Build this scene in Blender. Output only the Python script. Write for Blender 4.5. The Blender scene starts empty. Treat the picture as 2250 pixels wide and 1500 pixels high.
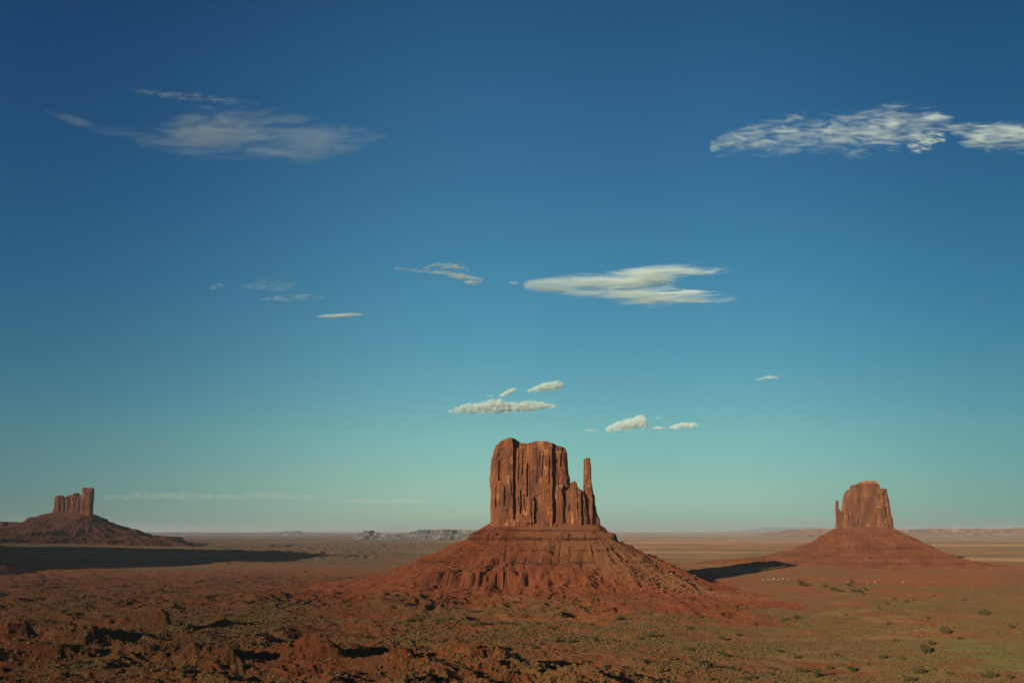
import bpy, math, random
import numpy as np
from mathutils import Vector, Matrix

# ------------------------------------------------------------------ camera, sky, sun, exposure
scene = bpy.context.scene
C = scene.collection
F = 1900.0                      # focal length in pixels of the 2250 px wide photograph
CAM_H = 120.0                   # eye above the valley floor, metres
PITCH = math.atan(416.0 / F)
SUN_EL = math.radians(12.2)
SUN_AZ = math.radians(38.0)     # direction the light travels, clockwise from +Y

cam_data = bpy.data.cameras.new("camera")
cam_data.sensor_width = 36.0
cam_data.lens = F / 2250.0 * 36.0
cam_data.clip_start = 1.0
cam_data.clip_end = 600000.0
cam = bpy.data.objects.new("camera", cam_data)
C.objects.link(cam)
cam.location = (0, 0, CAM_H)
cam.rotation_euler = (math.pi / 2 + PITCH, 0, 0)
scene.camera = cam

sun_data = bpy.data.lights.new("sun", 'SUN')
sun_data.energy = 4.4
sun_data.angle = math.radians(0.53)
sun_data.color = (1.0, 0.92, 0.72)
sun = bpy.data.objects.new("sun", sun_data)
C.objects.link(sun)
sdir = Vector((math.sin(SUN_AZ) * math.cos(SUN_EL), math.cos(SUN_AZ) * math.cos(SUN_EL), -math.sin(SUN_EL)))
sun.rotation_euler = sdir.to_track_quat('-Z', 'Y').to_euler()
sun.location = (-600, -800, 600)

world = bpy.data.worlds.new("World")
scene.world = world
world.use_nodes = True

view = scene.view_settings
view.view_transform = 'Standard'
view.look = 'None'
view.gamma = 1.0
view.exposure = 0.0
view.use_curve_mapping = False

scene.cycles.max_bounces = 5
scene.cycles.diffuse_bounces = 2
scene.cycles.glossy_bounces = 1
scene.cycles.volume_bounces = 3
scene.cycles.transparent_max_bounces = 16
scene.cycles.use_denoising = True
scene.cycles.volume_max_steps = 512

# ------------------------------------------------------------------ node helper
class Nodes:
    def __init__(self, nt):
        self.nt = nt
        nt.nodes.clear()
    def new(self, kind):
        return self.nt.nodes.new(kind)
    def link(self, a, b):
        if hasattr(a, 'is_output'):
            self.nt.links.new(a, b)
        else:
            b.default_value = a
    def math(self, op, a, b=0.0, c=None, clamp=False):
        n = self.new('ShaderNodeMath'); n.operation = op; n.use_clamp = clamp
        self.link(a, n.inputs[0]); self.link(b, n.inputs[1])
        if c is not None: self.link(c, n.inputs[2])
        return n.outputs[0]
    def vmul(self, v, s):
        n = self.new('ShaderNodeVectorMath'); n.operation = 'MULTIPLY'
        self.link(v, n.inputs[0]); n.inputs[1].default_value = s
        return n.outputs[0]
    def vadd(self, v, s):
        n = self.new('ShaderNodeVectorMath'); n.operation = 'ADD'
        self.link(v, n.inputs[0]); self.link(s, n.inputs[1])
        return n.outputs[0]
    def noise(self, v, scale, detail=4.0, rough=0.55, dist=0.0, color=False):
        n = self.new('ShaderNodeTexNoise')
        self.link(v, n.inputs['Vector'])
        n.inputs['Scale'].default_value = scale
        n.inputs['Detail'].default_value = detail
        n.inputs['Roughness'].default_value = rough
        n.inputs['Distortion'].default_value = dist
        return n.outputs['Color' if color else 'Fac']
    def voronoi(self, v, scale, out='Distance'):
        n = self.new('ShaderNodeTexVoronoi'); self.link(v, n.inputs['Vector'])
        n.inputs['Scale'].default_value = scale
        return n.outputs[out]
    def smooth(self, x, a, b, lo=0.0, hi=1.0):
        n = self.new('ShaderNodeMapRange'); n.interpolation_type = 'SMOOTHSTEP'
        self.link(x, n.inputs['Value'])
        for k, v in (('From Min', a), ('From Max', b), ('To Min', lo), ('To Max', hi)):
            n.inputs[k].default_value = v
        return n.outputs['Result']
    def mix(self, f, a, b, mode='MIX'):
        n = self.new('ShaderNodeMix'); n.data_type = 'RGBA'; n.blend_type = mode
        self.link(f, n.inputs[0])
        for v, s in ((a, n.inputs[6]), (b, n.inputs[7])):
            self.link(v if hasattr(v, 'is_output') else (*v, 1.0), s)
        return n.outputs[2]
    def ramp(self, f, stops, mode='LINEAR'):
        n = self.new('ShaderNodeValToRGB'); self.link(f, n.inputs[0])
        cr = n.color_ramp; cr.interpolation = mode
        while len(cr.elements) < len(stops): cr.elements.new(0.5)
        for e, (p, c) in zip(cr.elements, stops):
            e.position = p; e.color = (*c, 1.0) if len(c) == 3 else c
        return n.outputs[0]
    def sep(self, v):
        n = self.new('ShaderNodeSeparateXYZ'); self.link(v, n.inputs[0]); return n.outputs
    def pos(self):
        return self.new('ShaderNodeNewGeometry').outputs['Position']
    def bump(self, h, strength, dist, normal=None):
        n = self.new('ShaderNodeBump'); n.inputs['Strength'].default_value = strength
        n.inputs['Distance'].default_value = dist; self.link(h, n.inputs['Height'])
        if normal is not None: self.link(normal, n.inputs['Normal'])
        return n.outputs[0]
    def surface(self, color, normal=None, rough=0.95):
        b = self.new('ShaderNodeBsdfPrincipled'); o = self.new('ShaderNodeOutputMaterial')
        self.link(color if hasattr(color, 'is_output') else (*color, 1.0), b.inputs['Base Color'])
        b.inputs['Roughness'].default_value = rough
        b.inputs['Specular IOR Level'].default_value = 0.12
        b.inputs['Diffuse Roughness'].default_value = 1.0
        if normal is not None: self.link(normal, b.inputs['Normal'])
        self.nt.links.new(b.outputs[0], o.inputs['Surface'])

def material(name):
    m = bpy.data.materials.new(name); m.use_nodes = True
    return m, Nodes(m.node_tree)

# sky: physical sky, with the grade of a clear dry evening by height above the horizon
W = Nodes(world.node_tree)
sky = W.new('ShaderNodeTexSky'); sky.sky_type = 'NISHITA'; sky.sun_disc = False
sky.sun_elevation = SUN_EL; sky.sun_rotation = math.pi + SUN_AZ
sky.altitude = 1600.0; sky.air_density = 1.0; sky.dust_density = 0.6; sky.ozone_density = 2.0
tc = W.new('ShaderNodeTexCoord').outputs['Generated']
sx, sy, sz = W.sep(tc)
SKY_RAMP = [(0.0081, (0.466, 0.688, 0.743)), (0.0538, (0.585, 0.8, 0.683)), (0.1052, (0.605, 0.916, 0.722)), (0.1932, (0.487, 0.93, 0.818)), (0.2901, (0.402, 0.921, 0.898)), (0.3826, (0.356, 0.844, 0.929)), (0.4771, (0.314, 0.778, 0.923)), (0.5538, (0.27, 0.676, 0.841)), (0.75, (0.14, 0.36, 0.45)), (1.0, (0.07, 0.18, 0.22))]
grade = W.ramp(W.math('MULTIPLY', sz, 1.0, clamp=True), SKY_RAMP)
azim = W.math('ADD', W.math('MULTIPLY', W.math('ARCTAN2', sx, sy), 0.15915), 0.5)
side = W.ramp(azim, [(0, (0.16, 0.16, 0.16)), (0.22, (0.3, 0.3, 0.3)), (0.4098, (0.44, 0.58, 0.73)), (0.4894, (1, 1, 1)), (0.5318, (0.82, 0.86, 0.88)), (0.5928, (0.4, 0.54, 0.62)), (0.78, (0.3, 0.3, 0.3)), (1.0, (0.16, 0.16, 0.16))], 'EASE')
col = W.mix(1.0, W.mix(1.0, sky.outputs[0], grade, 'MULTIPLY'), side, 'MULTIPLY')
bg = W.new('ShaderNodeBackground'); W.link(col, bg.inputs[0])
bg.inputs[1].default_value = 0.10
wo = W.new('ShaderNodeOutputWorld'); world.node_tree.links.new(bg.outputs[0], wo.inputs[0])

# ------------------------------------------------------------------ geometry helpers
rng = np.random.RandomState(7)
_perm = np.concatenate([rng.permutation(256)] * 3).astype(np.int32)
_ga = rng.rand(256) * 2 * np.pi
_g2 = np.stack([np.cos(_ga), np.sin(_ga)], 1).astype(np.float32)
_g3 = rng.randn(256, 3); _g3 = (_g3 / np.linalg.norm(_g3, axis=1)[:, None]).astype(np.float32)
_val = rng.rand(256).astype(np.float32)

def _fade(t): return t * t * t * (t * (t * 6 - 15) + 10)

def n2(x, y):
    x = np.asarray(x, np.float32); y = np.asarray(y, np.float32)
    xi = np.floor(x); yi = np.floor(y); fx = x - xi; fy = y - yi
    xi = xi.astype(np.int32) & 255; yi = yi.astype(np.int32) & 255
    u = _fade(fx); v = _fade(fy)
    def g(a, b, dx, dy):
        h = _perm[_perm[xi + a] + ((yi + b) & 255)]
        return _g2[h, 0] * dx + _g2[h, 1] * dy
    a = g(0, 0, fx, fy); b = g(1, 0, fx - 1, fy); c = g(0, 1, fx, fy - 1); d = g(1, 1, fx - 1, fy - 1)
    ab = a + u * (b - a)
    return 1.5 * (ab + v * (c + u * (d - c) - ab))

def n3(x, y, z):
    x = np.asarray(x, np.float32); y = np.asarray(y, np.float32); z = np.asarray(z, np.float32)
    xi = np.floor(x); yi = np.floor(y); zi = np.floor(z)
    fx = x - xi; fy = y - yi; fz = z - zi
    xi = xi.astype(np.int32) & 255; yi = yi.astype(np.int32) & 255; zi = zi.astype(np.int32) & 255
    u = _fade(fx); v = _fade(fy); w = _fade(fz)
    def g(a, b, c):
        h = _perm[_perm[_perm[xi + a] + ((yi + b) & 255)] + ((zi + c) & 255)]
        return _g3[h, 0] * (fx - a) + _g3[h, 1] * (fy - b) + _g3[h, 2] * (fz - c)
    def L(p, q, t): return p + t * (q - p)
    return 1.4 * L(L(L(g(0,0,0), g(1,0,0), u), L(g(0,1,0), g(1,1,0), u), v),
                   L(L(g(0,0,1), g(1,0,1), u), L(g(0,1,1), g(1,1,1), u), v), w)

def fbm2(x, y, o=4, gain=0.5):
    s = 0; a = 1.0
    for k in range(o):
        s = s + a * n2(x * 2 ** k + 17.3 * k, y * 2 ** k + 5.1 * k); a *= gain
    return s

def ridge2(x, y, o=4, gain=0.5):
    s = 0; a = 1.0; t = 0
    for k in range(o):
        s = s + a * (1 - 2 * np.abs(n2(x * 2 ** k + 7.7 * k, y * 2 ** k + 3.3 * k))); t += a; a *= gain
    return s / t

def S(a, b, x):
    t = np.clip((x - a) / (b - a), 0, 1)
    return t * t * (3 - 2 * t)

def tanray(py): return math.tan(PITCH + math.atan((750.0 - py) / F))

def to_world(px, py, Y):
    """the point at distance Y seen at pixel px, py of the photograph"""
    dz = Y * tanray(py)
    zc = Y * math.cos(PITCH) + dz * math.sin(PITCH)
    return (px - 1125.0) / F * zc, dz + CAM_H

def to_pixel(x, y, z):
    z = z - CAM_H
    zc = y * math.cos(PITCH) + z * math.sin(PITCH); yc = -y * math.sin(PITCH) + z * math.cos(PITCH)
    return 1125 + F * x / zc, 750 - F * yc / zc

def mesh_data(name, verts, quads=None, tris=None, mat=None, smooth=False):
    verts = np.ascontiguousarray(verts, np.float32).reshape(-1, 3)
    me = bpy.data.meshes.new(name)
    q = np.zeros((0, 4), np.int32) if quads is None else np.asarray(quads, np.int32).reshape(-1, 4)
    t = np.zeros((0, 3), np.int32) if tris is None else np.asarray(tris, np.int32).reshape(-1, 3)
    me.vertices.add(len(verts)); me.vertices.foreach_set('co', verts.ravel())
    me.loops.add(q.size + t.size)
    me.loops.foreach_set('vertex_index', np.concatenate([q.ravel(), t.ravel()]))
    me.polygons.add(len(q) + len(t))
    st = np.concatenate([np.arange(len(q)) * 4, q.size + np.arange(len(t)) * 3]).astype(np.int32)
    me.polygons.foreach_set('loop_start', st)
    me.polygons.foreach_set('use_smooth', np.full(len(q) + len(t), smooth, bool))
    me.update(calc_edges=True); me.validate()
    if mat: me.materials.append(mat)
    return me

def obj(name, me, parent=None, loc=(0, 0, 0)):
    o = bpy.data.objects.new(name, me); C.objects.link(o); o.location = loc
    if parent: o.parent = parent
    return o

def tag(o, label=None, cat=None, group=None, kind=None):
    if label: o['label'] = label
    if cat: o['category'] = cat
    if group: o['group'] = group
    if kind: o['kind'] = kind
    return o

def thing(name, label, cat, loc, group=None):
    return tag(obj(name, None, None, loc), label, cat, group)

def grid_quads(nr, nc, wrap=False):
    i = np.arange(nr - 1)[:, None]; j = np.arange(nc if wrap else nc - 1)[None, :]
    j2 = (j + 1) % nc
    return np.stack([i * nc + j, i * nc + j2, (i + 1) * nc + j2, (i + 1) * nc + j], -1).reshape(-1, 4)

# ------------------------------------------------------------------ materials
RED = (0.205, 0.051, 0.016); ORANGE = (0.285, 0.098, 0.029); DKRED = (0.14, 0.034, 0.013)
SAGE = (0.122, 0.068, 0.026)

def rock_material(name, hue=(1, 1, 1), scale=1.0, varnish=0.55):
    m, N = material(name)
    P = N.pos()
    k = 1.0 / scale
    col = N.mix(N.smooth(N.noise(N.vmul(P, (.05*k, .05*k, .02*k)), 1.0, 5, .6), .35, .68), (0.185, 0.068, 0.034), (0.37, 0.135, 0.050))
    streak = N.smooth(N.noise(N.vmul(P, (.085*k, .085*k, .009*k)), 1.0, 6, .62, .3), .47, .66)
    patch = N.smooth(N.noise(N.vmul(P, (.022*k, .022*k, .014*k)), 1.0, 4, .5), .38, .62)
    col = N.mix(N.math('MULTIPLY', N.math('MULTIPLY', streak, patch), varnish), col, (0.095, 0.048, 0.032))
    pale = N.smooth(N.noise(N.vmul(P, (.05*k, .05*k, .035*k)), 1.0, 5, .55, .6), .58, .66)
    col = N.mix(N.math('MULTIPLY', pale, .85), col, (0.52, 0.25, 0.092))
    bed = N.noise(N.vmul(P, (.004*k, .004*k, .35*k)), 1.0, 4, .7)
    col = N.mix(N.smooth(bed, .42, .62, 0, .35), col, (0.19, 0.07, 0.038))
    col = N.mix(1.0, col, hue, 'MULTIPLY')
    h1 = N.noise(N.vmul(P, (.35*k, .35*k, .09*k)), 1.0, 6, .65)
    h2 = N.noise(N.vmul(P, (.06*k, .06*k, .7*k)), 1.0, 4, .6)
    nrm = N.bump(h2, .35, 1.2 * scale, N.bump(h1, .7, 2.0 * scale))
    N.surface(col, nrm)
    return m

def talus_material(name, hue=(1, 1, 1), scale=1.0, debris=None, strata=()):
    m, N = material(name)
    P = N.pos(); k = 1.0 / scale
    col = N.mix(N.smooth(N.noise(P, .018*k, 5, .6), .35, .65), RED, DKRED)
    col = N.mix(N.smooth(N.noise(N.vmul(P, (.012*k, .012*k, .25*k)), 1.0, 4, .6), .5, .62, 0, .6), col, (0.15, 0.042, 0.02))
    col = N.mix(N.smooth(N.noise(P, .09*k, 5, .6), .55, .7, 0, .5), col, ORANGE)
    if debris:
        cx, cy, rx, ry, rot = debris
        x, y, z = N.sep(P)
        dx = N.math('SUBTRACT', x, cx); dy = N.math('SUBTRACT', y, cy)
        c, s = math.cos(rot), math.sin(rot)
        u = N.math('DIVIDE', N.math('ADD', N.math('MULTIPLY', dx, c), N.math('MULTIPLY', dy, s)), rx)
        v = N.math('DIVIDE', N.math('SUBTRACT', N.math('MULTIPLY', dy, c), N.math('MULTIPLY', dx, s)), ry)
        d = N.math('ADD', N.math('MULTIPLY', u, u), N.math('MULTIPLY', v, v))
        d = N.math('ADD', d, N.math('MULTIPLY', N.math('SUBTRACT', N.noise(P, .02, 5, .6), .5), 1.6))
        col = N.mix(N.smooth(d, 1.5, .2, 0, .6), col, (0.195, 0.088, 0.036))
    for (zs, hs, am) in strata:          # bands of darker rock cropping out of the slope
        zz = N.math('ADD', N.sep(P)[2], N.math('MULTIPLY', N.math('SUBTRACT', N.noise(P, .05*k, 4, .6), .5), 7.0))
        b = N.math('MULTIPLY', N.smooth(N.math('ABSOLUTE', N.math('SUBTRACT', zz, zs)), hs, hs * .4), N.smooth(N.noise(P, .017*k, 4, .6), .40, .55))
        col = N.mix(N.math('MULTIPLY', b, am), col, (0.062, 0.019, 0.012))
    v1 = N.voronoi(P, .42*k)
    spots = N.math('MULTIPLY', N.smooth(v1, .30, .18), N.smooth(N.noise(P, .02*k, 4, .6), .5, .62))
    col = N.mix(N.math('MULTIPLY', spots, .35), col, (0.33, 0.18, 0.09))
    col = N.mix(1.0, col, hue, 'MULTIPLY')
    h = N.noise(P, .28*k, 7, .68)
    nrm = N.bump(N.voronoi(P, .22*k), .2, 1.0 * scale, N.bump(h, .55, 2.0 * scale))
    N.surface(col, nrm)
    return m

def ground_material():
    m, N = material("desert_soil")
    P = N.pos(); x, y, z = N.sep(P)
    col = N.mix(N.smooth(N.noise(P, .011, 6, .6), .38, .62), RED, (0.175, 0.068, 0.025))
    col = N.mix(N.smooth(N.noise(P, .035, 6, .62), .52, .72), col, ORANGE)
    # scrub cover, from patches of a hundred metres to single tufts
    cover = N.noise(N.vmul(P, (.0042, .0030, .004)), 1.0, 6, .6)
    tuft = N.noise(P, .16, 5, .7)
    near = N.smooth(N.math('ADD', N.math('MULTIPLY', cover, .8), N.math('MULTIPLY', tuft, .55)), .63, .76)
    col = N.mix(N.math('MULTIPLY', near, .75), col, SAGE)
    # far plain: long bands of grassland and bare earth
    band = N.noise(N.vmul(P, (.00016, .00075, 0)), 1.0, 5, .55)
    far = N.smooth(y, 2300, 3800)
    fcol = N.ramp(band, [(.36, (0.27, 0.105, 0.045)), (.44, (0.21, 0.105, 0.045)), (.50, (0.115, 0.092, 0.040)), (.55, (0.30, 0.145, 0.065)), (.62, (0.37, 0.20, 0.10)), (.70, (0.23, 0.09, 0.042))])
    fcol = N.mix(N.smooth(N.noise(N.vmul(P, (.004, .012, .0)), 1.0, 5, .65), .45, .65, 0, .5), fcol, (0.21, 0.072, 0.03))
    fcol = N.mix(N.smooth(y, 7000, 16000, 0, .75), fcol, N.mix(N.smooth(N.noise(N.vmul(P, (.00008, .0007, 0)), 1.0, 4, .55), .42, .6), (0.165, 0.105, 0.082), (0.25, 0.185, 0.135)))  # greyer with distance: haze painted into the soil colour
    lefty = N.smooth(N.math('DIVIDE', x, N.math('MAXIMUM', y, 100.0)), .12, -.22)
    sage = N.mix(N.smooth(N.noise(N.vmul(P, (.0006, .003, 0)), 1.0, 5, .6), .44, .6), (0.085, 0.060, 0.032), (0.13, 0.068, 0.036))
    fcol = N.mix(N.math('MULTIPLY', lefty, .92), fcol, sage)
    col = N.mix(N.math('MULTIPLY', far, .95), col, fcol)
    # vignette and dimmer light on the left, painted as darker badland soil
    left_dim = N.math('MULTIPLY', N.smooth(N.math('DIVIDE', x, N.math('MAXIMUM', y, 100.0)), .12, -.28), .58)
    col = N.mix(N.math('MULTIPLY', left_dim, N.smooth(y, 3000, 2000)), col, N.mix(1.0, col, (.36, .29, .27), 'MULTIPLY'))
    # green meadow on the right
    dx = N.math('DIVIDE', N.math('SUBTRACT', x, 560.0), 120.0); dy = N.math('DIVIDE', N.math('SUBTRACT', y, 985.0), 120.0)
    d = N.math('ADD', N.math('MULTIPLY', dx, dx), N.math('MULTIPLY', dy, dy))
    gr = N.math('MULTIPLY', N.smooth(d, 1.3, .2), N.smooth(N.noise(N.vmul(P, (.006, .03, 0)), 1.0, 5, .6), .42, .56))
    col = N.mix(N.math('MULTIPLY', gr, .8), col, (0.095, 0.105, 0.03))
    # straw-coloured grass on the open right-hand slope
    st = N.math('MULTIPLY', N.smooth(N.math('DIVIDE', x, N.math('MAXIMUM', y, 100.0)), .12, .42), N.smooth(N.noise(N.vmul(P, (.009, .02, 0)), 1.0, 6, .62), .44, .62))
    st = N.math('MULTIPLY', st, N.smooth(y, 2100, 1300))
    col = N.mix(N.math('MULTIPLY', st, .7), col, (0.20, 0.125, 0.047))
    col = N.mix(N.math('MULTIPLY', gr, .5), col, (0.125, 0.145, 0.045))
    h = N.noise(P, .22, 7, .68)
    nrm = N.bump(h, .75, 1.6)
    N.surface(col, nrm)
    return m

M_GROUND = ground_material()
M_ROCK = rock_material("red_sandstone", (1.0, .93, .95))
M_ROCK_FAR = rock_material("dimmed_sandstone", (.80, .68, .76), 1.6, .5)  # colour lowered to stand in for weaker light on the far left butte
M_ROCK_EAST = rock_material("orange_sandstone", (.86, .88, .95), 1.3, .8)
M_CAPROCK = rock_material("yellow_caprock", (1.35, 1.7, 1.5), 1.3, .1)
M_TALUS = talus_material("red_talus", debris=(255, 1715, 300, 95, -.62), strata=((121, 2.8, .75), (104, 3.8, .95), (82, 2.0, .5), (60, 3.0, .75)))
M_TALUS_EAST = talus_material("orange_talus", (.95, 1.15, 1.35), 1.3, strata=((112, 2.5, .5), (64, 3, .55), (38, 2.5, .5), (22, 3, .4)))
M_TALUS_FAR = talus_material("shade_darkened_talus", (.52, .60, .95), 2.0, strata=((178, 5, .7), (98, 6, .8), (60, 5, .8), (30, 6, .6)))  # colour darkened to stand in for shade on the far left slopes
M_FARMESA = rock_material("hazed_far_rock", (.56, 1.25, 2.6), 8.0, 0.0)  # bluish haze of distance put into the rock colour
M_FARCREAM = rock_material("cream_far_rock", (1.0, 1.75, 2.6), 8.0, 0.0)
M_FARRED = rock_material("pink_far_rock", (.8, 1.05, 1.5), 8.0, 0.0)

# ------------------------------------------------------------------ the ground
EAST = (to_world(1905, 1200, 3150)[0], 3150.0)
POOLS = []
for px, py, w, h in ((430, 1408, 150, 15), (330, 1450, 190, 13), (110, 1446, 170, 13), (640, 1436, 120, 11), (790, 1474, 150, 13), (1125, 1478, 170, 14), (1085, 1432, 90, 9), (540, 1484, 140, 10), (150, 1490, 180, 12), (870, 1390, 60, 6), (560, 1392, 90, 7), (30, 1400, 70, 7), (720, 1398, 60, 6), (960, 1492, 110, 9), (250, 1480, 150, 11), (420, 1470, 130, 10), (60, 1475, 140, 11), (640, 1490, 150, 10), (250, 1425, 120, 10), (20, 1432, 90, 9), (890, 1450, 80, 7)):
    Yp = (CAM_H - 10) / -tanray(py)
    POOLS.append(((px - w * .42 - 1125) / F * Yp, Yp - 4, w * .46 / F * Yp, h * (1.15 if py > 1440 else .92)))
def ground_z(x, y):
    x = np.asarray(x, np.float64); y = np.asarray(y, np.float64)
    r = np.hypot(x, y)
    yr = y + 5 * n2(x / 40, x * 0 + 3)
    z = (CAM_H - 1.7) * (1 - .45 * S(7, 20, yr) - .55 * S(20, 300, yr))
    az = x / np.maximum(y, 50.0)
    wl = S(.16, -.36, az)                       # the rough country on the left
    wr = S(.05, .35, az)
    fore = S(250, 560, y)
    z = z + fore * wl * 15 * (1 - S(560, 2300, y))
    z = z - fore * wr * 12 * (1 - S(600, 1900, y))
    # badland ridges and washes
    xw = x + 26 * n2(x / 110, y / 110) + 9 * n2(x / 37 + 9, y / 37); yw = y + 26 * n2(x / 120 + 40, y / 120 + 7)
    bad = S(.30, -.02, az) * fore * (1 - .66 * S(760, 1050, y)) * (1 - .8 * S(1200, 2300, y))
    rg = .6 * ridge2(xw / 150 + 3.1, yw / 95 + 1.7, 5, .55) + .6 * ridge2(xw / 74 + 6.3, yw / 52 + 2.7, 5, .58) - .12
    z = z + bad * 20 * np.clip(rg + .05, -.25, 1.2) * (.55 + .45 * S(-.3, .4, n2(x / 330 + 5, y / 260 + 2)))
    z = z + bad * 3.2 * ridge2(xw / 31, yw / 23, 4, .6) + fore * (1 - S(1500, 2500, y)) * (.5 + bad) * .55 * fbm2(x / 7.5, y / 7.5, 2)
    hum = fore * S(.25, 0, az) * S(900, 1200, y) * (1 - S(2200, 3000, y))
    z = z + hum * 7.5 * np.clip(ridge2(xw / 95 + 4, yw / 80 + 2, 4) - .15, 0, 1)
    brk = .35 + .85 * np.clip(ridge2(xw / 47 + 2, yw / 30 + 5, 4, .55) + .25, 0, 1)
    for (hx, hy, hr, hh) in POOLS:                 # the larger hills that throw the dark pools of shade
        dx_ = (xw - hx) / (hr * np.where(xw > hx, .5, 1.5)); dy_ = (yw - hy) / (hr * .6)
        z = z + hh * brk * np.exp(-np.abs(dx_) ** 2.2 - np.abs(dy_) ** 2.2)
    # mounds at the foot of the central butte
    md = np.exp(-((x + 170) / 400) ** 2 - ((y - 1400) / 150) ** 2)
    z = z + md * (17 * np.clip(ridge2(xw / 66 + 8, yw / 84, 4), -.1, 1) + 1)
    # gentle swells everywhere
    near = fore * (1 - .7 * S(1800, 4000, r))
    z = z + near * (3.2 * fbm2(x / 130, y / 95, 4) + .55 * fbm2(x / 17, y / 17, 3))
    z = z + fore * wr * 5 * n2(x / 310 + 1.5, y / 210 + 8)
    # middle distance on the left: rows of low pink hummocks and benches
    mid = S(2300, 3300, y) * (1 - S(9000, 14000, y)) * S(.12, -.12, az)
    rows = S(.05, .5, n2(x / 1900 + 2.2, y / 420 + 4.4))
    z = z + mid * rows * (13 * np.clip(ridge2(x / 90, y / 120, 3), 0, 1) + 7)
    z = z + mid * 3 * fbm2(x / 210, y / 160, 3)
    # plain around the east butte
    rows2 = S(.1, .5, n2(x / 2600 + 7, y / 520 + 1.1)) * S(3600, 4600, y) * (1 - S(12000, 20000, y)) * S(-.05, .15, az)
    z = z + rows2 * (9 * np.clip(ridge2(x / 120, y / 160, 3), 0, 1) + 4)
    z = z + 16 * np.exp(-(((x - EAST[0] + 120) / 900) ** 2 + ((y - EAST[1] + 60) / 620) ** 2))
    # rise under the far left butte
    z = z + 42 * S(-.2, -.5, az) * S(3600, 5200, y) * (1 - S(8000, 14000, y))
    z = z + S(9000, 20000, r) * 14 * fbm2(x / 4200, y / 2600, 4)
    return z

def build_ground():
    a_f = np.radians(np.arange(-37, 37.001, .046))
    a_l = np.radians(np.linspace(37.5, 180, 90))
    az = np.concatenate([-a_l[::-1][:-1], a_f, a_l]) 
    az = np.concatenate([[-np.pi], az])[1:]
    rr = [3.0]
    while rr[-1] < 150000:
        r = rr[-1]
        k = .06 if r < 380 else (.0032 if r < 5200 else (.006 if r < 16000 else .02))
        rr.append(r * (1 + k))
    rr = np.array(rr)
    X = rr[:, None] * np.sin(az)[None, :]; Y = rr[:, None] * np.cos(az)[None, :]
    Z = ground_z(X, Y)
    v = np.stack([X, Y, Z], -1).reshape(-1, 3)
    nc = len(az)
    q = grid_quads(len(rr), nc, wrap=True)
    c = np.array([[0, 0, CAM_H - 1.7]])
    ci = len(v)
    t = np.stack([np.full(nc, ci), (np.arange(nc) + 1) % nc, np.arange(nc)], 1)
    v = np.concatenate([v, c])
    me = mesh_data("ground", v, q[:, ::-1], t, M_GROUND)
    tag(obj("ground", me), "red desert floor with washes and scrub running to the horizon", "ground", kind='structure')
build_ground()

# ------------------------------------------------------------------ butte builders
def interp(pts, x, key=0):
    p = np.array(sorted(pts, key=lambda t: t[key]), float)
    return np.interp(x, p[:, key], p[:, 1 - key])

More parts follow.
